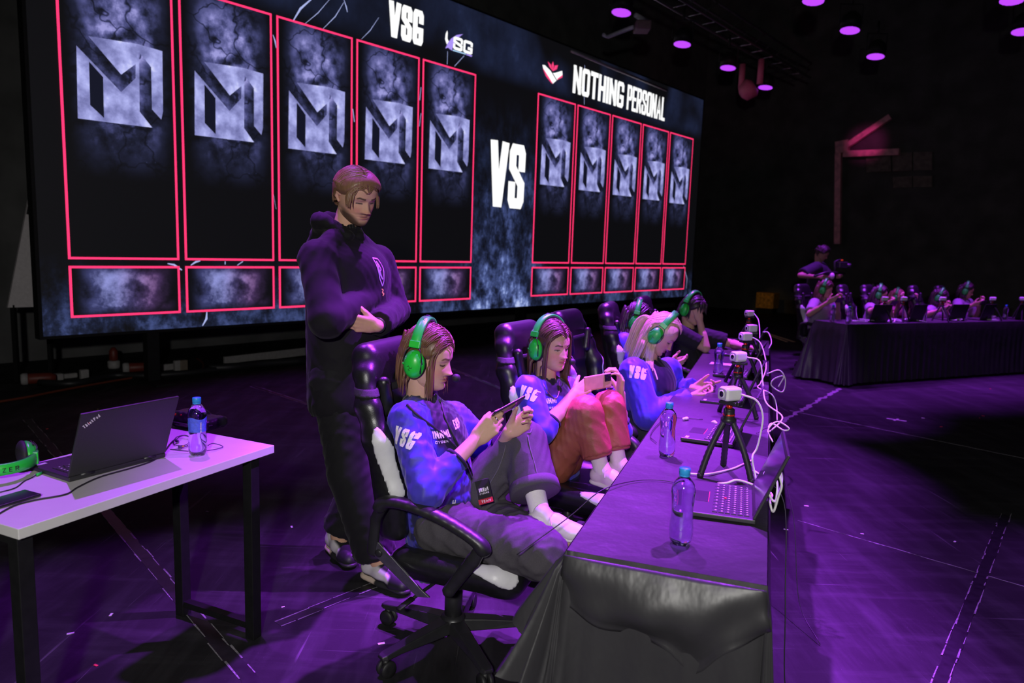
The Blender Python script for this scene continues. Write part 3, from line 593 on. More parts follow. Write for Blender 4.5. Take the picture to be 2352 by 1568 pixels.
def draped_table(name, label, A, T, N, L, W, near_flap=True, seed=1, flare=(.1, .03), short=0.0):
    """A: near corner on the players' side, T along, N across"""
    Pw = lambda t, w, z: A+T*t+N*w+UP*z
    root = empty(name, A+T*L/2+N*W/2, 0, label, 'table')
    mb = MB(); Rm = np.array([T, N, UP]).T; mb.box(Pw(L/2, W/2, .73), (L-.02, W-.02, .025), Rm); par(mb.build('tabletop', M_wood, None, smooth=False), root)
    for t in (.12, L-.12):
        for w in (.06, W-.06): mb = MB(); mb.tube([Pw(t, w, 0), Pw(t, w, .72)], .014); par(mb.build('leg', M_pla), root)
    rg = np.random.RandomState(seed); V = []; F = []
    # top with shallow wrinkles
    nt, nw = 90, 12
    for i in range(nt+1):
        for j in range(nw+1):
            t, w = L*i/nt, W*j/nw; e = min(1, 6*j/nw, 6*(nw-j)/nw, i, nt-i)
            V.append(Pw(t, w, .749+e*(.0022*math.sin(7*t+3*math.sin(5*w+t))+.0016*math.sin(17*t-9*w)-.0022*max(0, 1-abs(((t*1.7+w*.5) % 1.0)-.5)*14))))
    F += [(i*(nw+1)+j, (i+1)*(nw+1)+j, (i+1)*(nw+1)+j+1, i*(nw+1)+j+1) for i in range(nt) for j in range(nw)]
    F = [q[::-1] if np.cross(N, T)[2] > 0 else q for q in F]
    # skirt: walk the edge, corner pleats fan out below each corner
    per = []; st = .02
    for (p0, p1, n) in (((L, 0), (0, 0), -N), ((0, 0), (0, W), -T), ((0, W), (L, W), N), ((L, W), (L, 0), T)):
        d = math.dist(p0, p1); k = int(d/st)
        for i in range(k): per.append((p0[0]+(p1[0]-p0[0])*i/k, p0[1]+(p1[1]-p0[1])*i/k, n, i/k*d, d-i/k*d))
    # extra vertices around corners
    P2 = []
    for i, q in enumerate(per):
        pv = per[i-1]
        if np.dot(pv[2], q[2]) < .5:
            for a in np.linspace(0, 1, 40): P2.append((q[0], q[1], nrm(pv[2]*math.cos(a*math.pi/2)+q[2]*math.sin(a*math.pi/2)), 0, 0, a))
        P2.append(q+(None,))
    n = len(P2); R = 14; b0 = len(V); s = 0
    for i, (t, w, nn, d0, d1, ca) in enumerate(P2):
        nearc = math.exp(-min(d0, d1)/.12); fl = flare[0] if w < W/2 and t < L/2 else flare[1]
        ph = s*2*math.pi/.11+rg.uniform(-.3, .3); s += st if ca is None else .009
        ps = 1.0 if np.dot(nn, -N) > .95 else 0.0; drop = .715
        if short:
            if ps and ca is None: drop = short
            elif w < 1e-6 and t < 1e-6 and ca is not None: drop = short+(.46-short)*ca
            elif t < 1e-6 and ca is None: drop = .46+.255*min(1, w/.12)
        for r in range(R):
            u = r/(R-1); g = u**1.2
            out = (.012+.02*u)+fl*g*nearc*1.5+(.010+.020*nearc)*g*math.sin(ph+1.2*math.sin(3*u))+.006*g*math.sin(ph*2.3)
            z = .749-drop*u-.004*math.sin(ph*.5)*u
            if ca is not None and short and w < 1e-6 and t < 1e-6: out += u*(.05*math.sin(math.pi*ca)+.018*math.sin(ca*31))
            if r == 0: out, z = 0.002, .749
            if r == 1: out = .012
            V.append(Pw(t, w, 0)*V3(1, 1, 0)+nn*out+UP*z)
    F += [(b0+i*R+r, b0+i*R+r+1, b0+((i+1) % n)*R+r+1, b0+((i+1) % n)*R+r) for i in range(n) for r in range(R-1)]
    par(obj('tablecloth', (V, F), M_cloth), root)
    if near_flap:   # the folded-over end of the cloth hangs as a swag
        V = []; F = []; nu, nv = 36, 22
        for i in range(nu+1):
            u = i/nu; w = u*W; dep = .06+.13*max(0, math.sin(math.pi*(.12+.80*u)))**.8+.07*math.exp(-((u-.66)/.09)**2)
            for j in range(nv+1):
                v = j/nv; bulge = .016+.035*math.sin(math.pi*min(1, v*1.1))*math.sin(math.pi*u)**.6+.012*math.sin(9*u+7*v)*v+.012*math.sin(21*u-3*v)*v*v
                V.append(Pw(-bulge-.012, w*(1-.0*v)+.02*v*math.sin(3*u-1), .748-dep*v))
        F = [(i*(nv+1)+j, i*(nv+1)+j+1, (i+1)*(nv+1)+j+1, (i+1)*(nv+1)+j) for i in range(nu) for j in range(nv)]
        par(obj('cloth_flap', (V, F), M_cloth, solid=.002), root)
    return root
draped_table('player_table', 'long black satin covered table in front of the near row of players', TA, TT, TN, 5.25, .49, True, 3, (.04, .02), .2)
FA = V3(3.985, 8.47, 0); FT = V3(.909, .416, 0); FT /= np.linalg.norm(FT); FN = V3(-FT[1], FT[0], 0)
def fp(t, w, z=.75): return FA+FT*t+FN*w+UP*z
draped_table('opponent_table', 'far table under a black cloth where the opposing team sits', fp(0, .5, 0), FT, -FN, 5.2, .5, False, 8, (.10, .05))

# ------------------------------------------------------------------ white table
WT = V3(.386, .85, 0); WT /= np.linalg.norm(WT); WN = V3(-WT[1], WT[0], 0); WA = V3(-1.274, 1.78, 0); WL, WW = .933, .52
def wp(t, w, z=.75): return WA+WT*t+WN*w+UP*z
WRM = np.array([WT, WN, UP]).T
def wtx(a, b, z=.75): return atz(a, b, z)
M_lam = mat('white_laminate', (.62, .61, .60), .42, var=.03, scale=12)
wt = empty('white_table', wp(WL/2, WW/2, 0), 0, 'white laminate table with black metal legs, left foreground', 'table')
mb = MB(); mb.box(wp(WL/2, WW/2, .735), (WL, WW, .03), WRM); par(mb.build('tabletop', M_lam, None, smooth=False, bevel=.002), wt)
for t in (.03, WL-.075):
    for w in (.045, WW-.1): mb = MB(); mb.box(wp(t, w, .36), (.042, .042, .72), WRM); par(mb.build('leg', M_blk, None, smooth=False, bevel=.002), wt)
    mb = MB(); mb.box(wp(t, WW/2-.02, .05), (.03, WW-.18, .025), WRM); par(mb.build('leg_rail', M_blk, None, smooth=False), wt)
    mb = MB(); mb.box(wp(t, WW/2-.02, .705), (.03, WW-.18, .03), WRM); par(mb.build('top_rail', M_blk, None, smooth=False), wt)

# ------------------------------------------------------------------ laptops
M_lap = mat('matte_black_laptop', (.022, .022, .024), .5, var=.1, scale=200); M_key = mat('laptop_keys', (.03, .03, .033), .45); M_leg = mat('key_legends', (.55, .5, .6), .6); M_red = mat('trackpoint_red', (.75, .03, .05), .5); M_scrn = mat('laptop_glass', (.03, .02, .04), .15, spec=.7)
M_logo = mat('silver_logo', (.75, .72, .75), .35)
def laptop_proto(angle, logo=True, keys=True):
    """origin at the base centre, user on -Y, hinge on +Y"""
    root = empty('laptop'); W, D, H = .31, .215, .014
    mb = MB(); mb.box((0, 0, H/2+.002), (W, D, H)); mb.build('base', M_lap, root, smooth=False, bevel=.003)
    mb = MB()
    for x in (-.12, .12):
        for y in (-.09, .09): mb.box((x, y, .001), (.03, .008, .002))
    mb.build('rubber_feet', M_rub, root, smooth=False)['kind'] = 'stuff'
    if keys:
        mb = MB(); lg = MB(); rg = random.Random(3)
        for r, (y, n) in enumerate([(.082, 15), (.064, 14), (.046, 14), (.028, 13), (.01, 12), (-.008, 9)]):
            w = .272/n
            for i in range(n):
                x = -.136+w*(i+.5); mb.box((x, y, H+.003), (w-.0035, .0145, .003))
                lg.box((x-.002, y+.002, H+.0047), (.004, .005, .0004))
        kb = mb.build('keyboard', M_key, root, smooth=False); kb['kind'] = 'stuff'; o = lg.build('key_legends', M_leg, kb, smooth=False); o['kind'] = 'stuff'
        mb = MB(); mb.lathe([(.004, 0), (.0045, .002), (.003, .004)], (0, .019, H+.003), n=10); mb.build('trackpoint', M_red, root)
        mb = MB(); mb.box((0, -.062, H+.0022), (.1, .06, .001)); mb.build('touchpad', M_pla, root, smooth=False)
        mb = MB(); mb.box((0, -.03, H+.0024), (.098, .0015, .001)); mb.build('button_line', M_red, root, smooth=False)
        mb = MB(); mb.box((.13, -.085, H+.0022), (.03, .014, .0006)); mb.build('sticker', M_leg, root, smooth=False)
    a = math.radians(angle); ly = math.cos(a); lz = math.sin(a)     # lid direction from the hinge
    R = np.array([[1, 0, 0], [0, -ly, lz], [0, lz, ly]]).T if False else np.array([[1, 0, 0], [0, -ly, -lz], [0, lz, -ly]]).T
    h = V3(0, D/2-.004, H+.002); up = V3(0, -ly, lz); nb = np.cross(V3(1, 0, 0), up)  # nb points away from the user
    Rl = np.array([V3(1, 0, 0), up, nb]).T
    mb = MB(); mb.box(h+up*.108+nb*.002, (W, .214, .008), Rl); lid = mb.build('lid', M_lap, root, smooth=False, bevel=.002)
    sg = -1 if np.dot(nb, V3(0, 1, 0)) > 0 else 1
    mb = MB(); mb.box(h+up*.112+nb*(.002+sg*.0045), (W-.02, .18, .0008), Rl); mb.build('display', M_scrn, lid, smooth=False)
    for x in (-.1, .1): mb = MB(); mb.tube([h+V3(x-.02, 0, -.002), h+V3(x+.02, 0, -.002)], .006, 8); mb.build('hinge', M_pla, root)
    if logo:
        bk = -sg; o = h+up*.165+nb*(.002+bk*.0046)+V3(.138, 0, 0)
        xx = V3(-1, 0, 0); c, s_ = math.cos(math.radians(38)), math.sin(math.radians(38)); v, f = strokes('ThinkPad', .0125, .052, .0022, gap=.0026)
        mb = MB(); mb.add([o+xx*(c*p[0]-s_*p[1])+up*(s_*p[0]+c*p[1]) for p in v], f); lo = mb.build('logo', M_logo, lid, smooth=False)
        mb = MB(); mb.lathe([(.0018, 0), (.0018, .0006)], o+xx*.0105+up*.0165, nb*bk, n=8); mb.build('logo_dot', M_red, lid)
    return root
lp = laptop_proto(112)
# on the white table: lid back towards the camera
d0 = wtx(165, 1108) ; d1 = wtx(378, 1052); hx = nrm((d1-d0)*V3(1, 1, 0)); mid = (d0+d1)/2; away = V3(-hx[1], hx[0], 0)
lp.location = tuple(mid+away*.118*1+UP*.0); lp.rotation_euler = (0, 0, math.atan2(-hx[1], -hx[0])); tag(lp, 'open black laptop seen from behind on the white table', 'laptop', 'laptops'); lp.scale = (1.07, 1.07, 1.07)
lp_far = laptop_proto(105, logo=False, keys=False)
LAPS = [(.535, .345, 'open black laptop nearest the camera on the player table'), (1.385, .265, 'second open black laptop from the front on the player table, behind the front tripod'), (2.21, .27, 'open black laptop in front of the blonde player'), (3.1, .27, 'open black laptop beyond the blonde player, fourth along the table'), (4.1, .27, 'open black laptop at the far end of the player table')]
lp2 = copy_tree(lp)
for i, (t, w, lb) in enumerate(LAPS):
    o = lp2 if i == 0 else copy_tree(lp); o.scale = (1, 1, 1); o.location = tuple(tp(t, w)); o.rotation_euler = (0, 0, PRZ+(0.03 if i == 0 else -.08)); tag(o, lb, 'laptop', 'laptops')
FL = [(2010, 722, 'far black laptop lid in front of the second opponent'), (2093, 722, 'far black laptop lid in front of the third opponent'), (2188, 720, 'far black laptop lid beside the fourth opponent'), (2253, 722, 'far black laptop lid in front of the fifth opponent'), (2338, 722, 'far black laptop lid at the right edge of the picture')]
FRZ = math.atan2(FN[0]*1.0, -FN[1]*1.0)   # opponents look along -FN
for i, (a, b, lb) in enumerate(FL):
    P = atplane(a, b, FA+FN*.22, FN); t = float((P-FA)@FT); o = lp_far if i == 0 else copy_tree(lp_far); o.location = tuple(fp(t, .26)); o.rotation_euler = (0, 0, FRZ+(.12 if i % 2 else -.05)); tag(o, lb, 'laptop', 'laptops')

# ------------------------------------------------------------------ bottles
def bottle_mat():
    m, N, L, P = nodes_mat('clear_bottle_with_water'); tc = N.new('ShaderNodeTexCoord'); n = N.new('ShaderNodeTexNoise'); n.inputs['Scale'].default_value = 40; L.new(tc.outputs['Object'], n.inputs['Vector'])
    r = N.new('ShaderNodeValToRGB'); r.color_ramp.elements[0].color = (.70, .82, 1, 1); r.color_ramp.elements[1].color = (.82, .9, 1, 1); L.new(n.outputs[0], r.inputs[0]); L.new(r.outputs[0], P.inputs['Base Color'])
    P.inputs['Transmission Weight'].default_value = 1; P.inputs['IOR'].default_value = 1.33; P.inputs['Roughness'].default_value = .03; P.inputs['Coat Weight'].default_value = 1.0; P.inputs['Coat IOR'].default_value = 1.6; P.inputs['Coat Roughness'].default_value = .05
    return m
M_bot = bottle_mat(); M_cap = mat('blue_bottle_cap', (.03, .32, .72), .4, var=.05); M_lab = mat('blue_bottle_label', (.09, .14, .75), .4, var=.2, scale=120); M_labc = mat('cyan_label_stripe', (.05, .45, .8), .4)
BP = [(.018, 0), (.026, .002), (.0305, .012), (.032, .03), (.0315, .05), (.0288, .075), (.0283, .085), (.0288, .09), (.0283, .1), (.0288, .106), (.0305, .125), (.032, .14), (.0315, .152), (.027, .168), (.018, .18), (.0125, .186), (.012, .196), (.012, .2)]
def bottle_proto(label=False):
    root = empty('water_bottle')
    mb = MB(); mb.lathe(BP, n=30, lobes=lambda a, h: (-.09*max(0, 1-h/.03)*abs(math.sin(2.5*a)) if h < .03 else 0)); mb.build('bottle_body', M_bot, root)
    mb = MB(); mb.lathe([(.0135, .192), (.0148, .193), (.0148, .207), (.0135, .2095), (0.001, .21)], n=24, lobes=lambda a, h: .012*(1 if int(a/(2*math.pi)*24) % 2 else -1)); mb.build('cap', M_cap, root)
    mb = MB(); mb.lathe([(.0135, .187), (.0142, .188), (.0142, .1905), (.0135, .1915)], n=24); mb.build('cap_ring', M_cap, root)
    if label:
        mb = MB(); n = 24
        V = []; 
        for h, r in ((.088, .0293), (.106, .0294), (.138, .0322)):
            for j in range(n+1): a = -2.2+3.0*j/n; V.append((r*math.cos(a), r*math.sin(a), h+(.004*math.sin(3*a) if h > .13 else 0)))
        mb.add(V, [(i*(n+1)+j, i*(n+1)+j+1, (i+1)*(n+1)+j+1, (i+1)*(n+1)+j) for i in range(2) for j in range(n)]); lb = mb.build('label', M_lab, root)
        mb = MB(); V = []
        for h, r in ((.082, .0293), (.125, .0312)):
            for j in range(5): a = -2.5+.35*j/4; V.append((r*math.cos(a), r*math.sin(a), h))
        mb.add(V, [(j, j+1, 5+j+1, 5+j) for j in range(4)]); mb.build('label_stripe', M_labc, lb)
        mb = MB(); V = []; F = []
        for i in range(9):
            h0 = .088+i*.0042
            for h in (h0, h0+(.0022 if i % 3 else .0032)):
                for a in (-.62, -.42): rr = .0299+max(0, (h-.106))*.09; V.append((rr*math.cos(a), rr*math.sin(a), h))
            k = 4*i; F.append((k, k+1, k+3, k+2))
        mb.add(V, F); o = mb.build('barcode', M_leg, lb); o['kind'] = 'stuff'
    return root
b0 = bottle_proto(); b0.location = tuple(tp(.165, .269)); tag(b0, 'water bottle with blue cap at the near end of the player table', 'bottle', 'water bottles')
for P, lb in [(tp(.989, .122), 'water bottle on the player table beside the player with rust trousers'), (tp(3.004, .179), 'water bottle on the player table beyond the blonde player')]: copy_tree(b0, None, lb, P, 1.0)
for a, b, lb in [(1905, 739, 'far water bottle, leftmost on the opponent table'), (1948, 743, 'far water bottle at the near corner of the opponent table'), (2122, 737, 'far water bottle between the third and fourth opponents'), (2216, 735, 'far water bottle in front of the fifth opponent'), (2308, 734, 'far water bottle nearest the right edge of the picture')]:
    P = atz(a, b, .75); w = float((P-FA)@FN); t = float((P-FA)@FT); copy_tree(b0, None, lb, fp(max(.06, t), min(.44, max(.05, w))), 0.3)
b1 = bottle_proto(True); b1.location = tuple(wtx(455, 1044)); b1.rotation_euler = (0, 0, -.25); tag(b1, 'half full water bottle with blue label on the white table', 'bottle', 'water bottles')

# ------------------------------------------------------------------ cameras on small tripods
M_cam = mat('white_camera_shell', (.72, .72, .7), .4, var=.03); M_camf = mat('grey_camera_face', (.45, .44, .48), .4); M_len = mat('lens_glass', (.01, .008, .015), .08, spec=.8); M_ball = mat('red_anodised_ball', (.8, .05, .02), .25, metal=.5); M_wcab = mat('white_cable', (.75, .72, .76), .45, var=.04); M_bcab = mat('black_cable', (.014, .014, .016), .5)
def webcam_proto():
    """a webcam looking along +Y, its own thing"""
    root = empty('webcam')
    obj('housing', blob([RBox((0, 0, .026), (.025, .034, .024), .011)], .0035, 0), M_cam, root)
    mb = MB(); rr = [(.021*(abs(math.cos(a))**.5)*np.sign(math.cos(a)), .0335, .026+.020*(abs(math.sin(a))**.5)*np.sign(math.sin(a))) for a in np.linspace(0, 2*math.pi, 28, endpoint=False)]
    mb.loft([[V3(*p) for p in rr], [V3(*p)+V3(0, .0025, 0) for p in rr]]); fc = mb.build('front_plate', M_camf, root, smooth=False)
    mb = MB(); mb.lathe([(.0135, .035), (.0135, .038), (.0115, .0385)], (0, 0, .026), (0, 1, 0), 24); mb.build('lens_ring', M_cam, fc)
    mb = MB(); mb.lathe([(.0108, .0385), (.0095, .0392), (.004, .0394)], (0, 0, .026), (0, 1, 0), 20); mb.build('lens', M_len, fc)
    mb = MB(); mb.tube([(0, -.012, .026+.0), (0, -.012, .0261)], .001, 4); mb = MB(); mb.lathe([(.012, 0), (.013, .001), (.009, .005)], n=16); mb.build('mount_foot', M_cam, root)
    return root
def tripod_proto():
    root = empty('mini_tripod'); H = .268
    for i, (a, rr, fl) in enumerate([(math.radians(205), .125, .0), (math.radians(325), .095, .0), (math.radians(85), .10, .0)]):
        d = V3(math.cos(a), math.sin(a), 0); top = d*.013+UP*(H-.065); foot = d*rr+UP*.008; mb = MB(); pts = [top+(foot-top)*k/22+d*.008*math.sin(math.pi*k/22) for k in range(23)]
        mb.tube(pts, [.0105+.0013*(k % 2) for k in range(23)], 8); lg = mb.build('leg', M_rub, root); mb = MB(); mb.lathe([(.004, 0), (.011, .002), (.012, .01), (.009, .018)], foot*V3(1, 1, 0), n=12); mb.build('foot_cap', M_rub, lg)
    mb = MB(); mb.lathe([(.014, H-.080), (.027, H-.072), (.027, H-.06), (.020, H-.055), (.019, H-.03), (.0195, H-.028), (.014, H-.024)], n=20); mb.build('head_body', M_pla, root)
    mb = MB(); mb.lathe([(.0001, H-.030), (.008, H-.027), (.0115, H-.0185), (.008, H-.010), (.003, H-.007)], n=18); mb.build('ball_joint', M_ball, root)
    mb = MB(); mb.lathe([(.0204, H-.050), (.021, H-.047), (.0204, H-.044)], n=20); mb.build('red_ring', M_ball, root)
    mb = MB(); mb.box((0, 0, H-.004), (.044, .062, .012)); mb.box((0, .034, H-.003), (.036, .012, .016)); mb.build('clamp_plate', M_pla, root, smooth=False, bevel=.003)
    mb = MB(); mb.tube([(.016, 0, H-.045), (.03, 0, H-.045), (.033, 0, H-.02), (.026, 0, H-.02)], .0028, 6); mb.build('tightening_lever', M_pla, root)
    return root, H+.0015
tr0, TH = tripod_proto(); wc0 = webcam_proto()
CAMS = [(.83, .345, PRZ+math.radians(222), 'white webcam on the tripod nearest the camera', 'flexible black mini tripod nearest the camera on the player table'),
        (1.80, .335, PRZ+math.radians(224), 'second white webcam along the player table', 'second flexible black mini tripod along the player table'),
        (2.72, .340, PRZ+math.radians(218), 'third white webcam along the player table', 'third flexible black mini tripod along the player table'),
        (3.25, .36, PRZ+math.radians(214), 'fourth white webcam, partly hidden behind the third', 'fourth flexible black mini tripod, mostly hidden behind the third'),
        (4.55, .315, PRZ+math.radians(222), 'farthest white webcam on the player table', 'farthest flexible black mini tripod on the player table')]
for i, (t, w, rz, l1, l2) in enumerate(CAMS):
    tr = tr0 if i == 0 else copy_tree(tr0); c = wc0 if i == 0 else copy_tree(wc0); P = tp(t, w)
    tr.location = tuple(P); tr.rotation_euler = (0, 0, PRZ+[-.35, .2, .5, .1, .4][i]); tag(tr, l2, 'tripod', 'mini tripods'); c.location = tuple(P+UP*TH); c.rotation_euler = (0, 0, rz); tag(c, l1, 'webcam', 'webcams')
for i, (a, l1, l2) in enumerate([(2033, 'far white webcam in front of the second opponent', 'far mini tripod in front of the second opponent'), (2077, 'far white webcam in front of the third opponent', 'far mini tripod in front of the third opponent'), (2166, 'far white webcam in front of the fourth opponent', 'far mini tripod in front of the fourth opponent'), (2281, 'far white webcam standing alone to the right of the opponents', 'far mini tripod standing alone to the right of the opponents'), (2349, 'far white webcam cut by the right picture edge', 'far mini tripod cut by the right picture edge')]):
    P = atplane(a, 684, FA+FN*.15, FN); t = float((P-FA)@FT); tr = copy_tree(tr0); c = copy_tree(wc0); P = fp(t, .15); tr.location = tuple(P); tr.rotation_euler = (0, 0, i*.7); tag(tr, l2, 'tripod', 'mini tripods')
    c.location = tuple(P+UP*TH); c.rotation_euler = (0, 0, math.atan2(-FN[0], FN[1])+.9); tag(c, l1, 'webcam', 'webcams')
def cable(name, pts, r, m, label, group='camera cables', n=7):
    mb = MB(); mb.tube(spline(pts, n), r, 7); o = mb.build(name, m); return tag(o, label, 'cable', group)
def q(a, b, t): return atplane(a, b, TA+TT*t, TT)
cb = lambda t, w: tp(t, w)+UP*(TH+.026)
cable('white_cable', [cb(.83, .382), q(1738, 920, .84), q(1752, 955, .84), q(1746, 1000, .84), q(1738, 1030, .84), q(1728, 1052, .82), tp(.80, .452, .757), tp(.74, .455, .757)], .0035, M_wcab, 'white cable arching from the nearest webcam down to the table')
cable('white_cable', [cb(1.80, .372), q(1745, 830, 1.78), q(1752, 880, 1.75), q(1760, 925, 1.7), q(1797, 957, 1.65), q(1775, 985, 1.62), q(1764, 990, 1.6), q(1772, 972, 1.62), q(1800, 988, 1.6), q(1812, 983, 1.6), q(1785, 968, 1.6), q(1764, 988, 1.58), q(1775, 1015, 1.55)], .0034, M_wcab, 'white cable looping over the table edge below the second webcam')
cable('white_cable', [cb(2.72, .372), q(1748, 790, 2.7), q(1760, 840, 2.6), q(1748, 878, 2.45), q(1741, 890, 2.4), q(1772, 905, 2.3), q(1783, 930, 2.3), q(1785, 965, 2.2)], .0034, M_wcab, 'white cable dropping from the third webcam behind the table')
cable('white_cable', [q(1762, 858, 2.6), q(1790, 850, 2.6), q(1804, 872, 2.6), q(1797, 900, 2.6), q(1772, 885, 2.6), q(1778, 870, 2.6), q(1800, 864, 2.6), q(1788, 888, 2.6)], .0034, M_wcab, 'coil of white cable hanging off the table edge')
cable('white_cable', [cb(4.55, .35), q(1742, 735, 4.5), q(1745, 765, 4.3), tp(4.1, .42, .757)], .0034, M_wcab, 'white cable of the farthest webcam')
cable('white_cable', [q(1752, 762, 3.8), q(1765, 764, 3.8), q(1772, 785, 3.7), q(1766, 800, 3.6)], .0034, M_wcab, 'short white cable loop near the far table end')
cable('white_cable', [tp(.69, .33, .762), q(1672, 1108, .70), q(1692, 1102, .71), q(1722, 1110, .72), tp(.72, .5, .745), q(1768, 1150, .58), q(1776, 1175, .55), q(1788, 1140, .55), q(1795, 1110, .55), q(1775, 1070, .58), tp(.72, .47, .757)], .0036, M_wcab, 'white cable plugged into the nearest laptop, looped off the table edge')
cable('white_cable', [tp(.92, .44, .757), tp(.85, .49, .757), q(1780, 1060, .62), q(1796, 1100, .6), q(1780, 1150, .56), q(1765, 1130, .56), q(1755, 1090, .6), q(1770, 1082, .6), q(1785, 1110, .58), q(1781, 1165, .55)], .0036, M_wcab, 'second white cable loop off the near table edge')
cable('white_cable', [tp(.78, .20, .757), tp(.80, .28, .756), tp(.90, .36, .756), tp(.98, .40, .757), tp(1.05, .43, .757)], .003, M_wcab, 'white cable lying under the nearest tripod')
cable('black_cable', [tp(.28, -.23, .58), tp(.40, -.10, .68), tp(.47, -.02, .754), tp(.60, .05, .7565), tp(.66, .13, .7565), tp(.66, .22, .7565)], .0018, M_bcab, 'thin black headset cable crossing the table cloth')
cable('black_cable', [tp(1.15, .06, .7565), tp(1.25, .02, .7565), tp(1.45, .02, .7565), tp(1.62, .05, .7565), tp(1.66, .2, .7565)], .0018, M_bcab, 'thin black cable beside the second laptop')
cable('black_cable', [tp(.72, .45, .7565), tp(.78, .5, .757), tp(.76, .55, .68), tp(.66, .57, .4), tp(.6, .6, .1), tp(.62, .72, .006), tp(.8, .8, .006)], .002, M_bcab, 'black cable dropping to the floor beside the nearest laptop')
cable('black_cable', [tp(1.5, .44, .7565), tp(1.6, .50, .756), tp(1.62, .55, .6), tp(1.5, .62, .4), tp(1.35, .66, .1), tp(1.2, .74, .006)], .0018, M_bcab, 'black cable falling to the floor behind the second laptop')
for i, (t, lb) in enumerate([(.55, 'white cable heap in front of the first opponent'), (1.0, 'white cable heap in front of the second opponent'), (1.45, 'white cable heap in front of the third opponent'), (2.15, 'white cable heap in front of the fourth opponent'), (3.0, 'white cable below the lone far webcam')]):
    rg = random.Random(i+3); pts = [fp(t+rg.uniform(-.16, .16), .08+rg.uniform(-.03, .2), .756+(.05*rg.random()**3)) for _ in range(8)]; pts.append(fp([.76, .76, 1.11, 1.85, 2.89][i], .17, TH+.77)); pts.insert(8, fp([.76, .76, 1.11, 1.85, 2.89][i]+.1, .16, .86)); cable('white_cable', pts if i else pts[:8], .005, M_wcab, lb, 'far cables', 5)
# wrappers, paper, plug ends on the cloth
M_foil = mat('crumpled_wrapper', (.75, .68, .72), .5, var=.15, scale=200)
for i, (t, w, lb) in enumerate([(1.612, .128, 'crumpled white wrapper between the bottle and the second laptop'), (1.60, .262, 'crumpled white wrapper behind the second laptop keyboard')]):
    o = obj('wrapper', blob([Cap((-.012, 0, .008), (.008, .004, .009), .006), Cap((.006, .004, .009), (.018, .012, .006), .006, .004)], .0018, .004, folds(30+i, .0028, (.006, .014))), M_foil); o.location = tuple(tp(t, w, .7535)); o.rotation_euler = (0, 0, i*1.2+.3); tag(o, lb, 'wrapper')
mb = MB(); mb.box((0, 0, .001), (.21, .1, .002)); o = mb.build('paper_slip', mat('pinkish_paper', (.75, .7, .75), .7), None, smooth=False); o.location = tuple(tp(3.5, .2, .7525)); o.rotation_euler = (0, 0, PRZ+1.5); tag(o, 'white paper slip on the table behind the far bottle', 'paper')
mb = MB(); mb.box((0, 0, .006), (.02, .035, .012)); mb.build('x', M_wcab).name = 'cable_plug'; o = bpy.data.objects['cable_plug']; o.location = tuple(tp(.615, .28, .752)); o.rotation_euler = (0, 0, .6); tag(o, 'white cable plug lying behind the nearest laptop', 'plug')

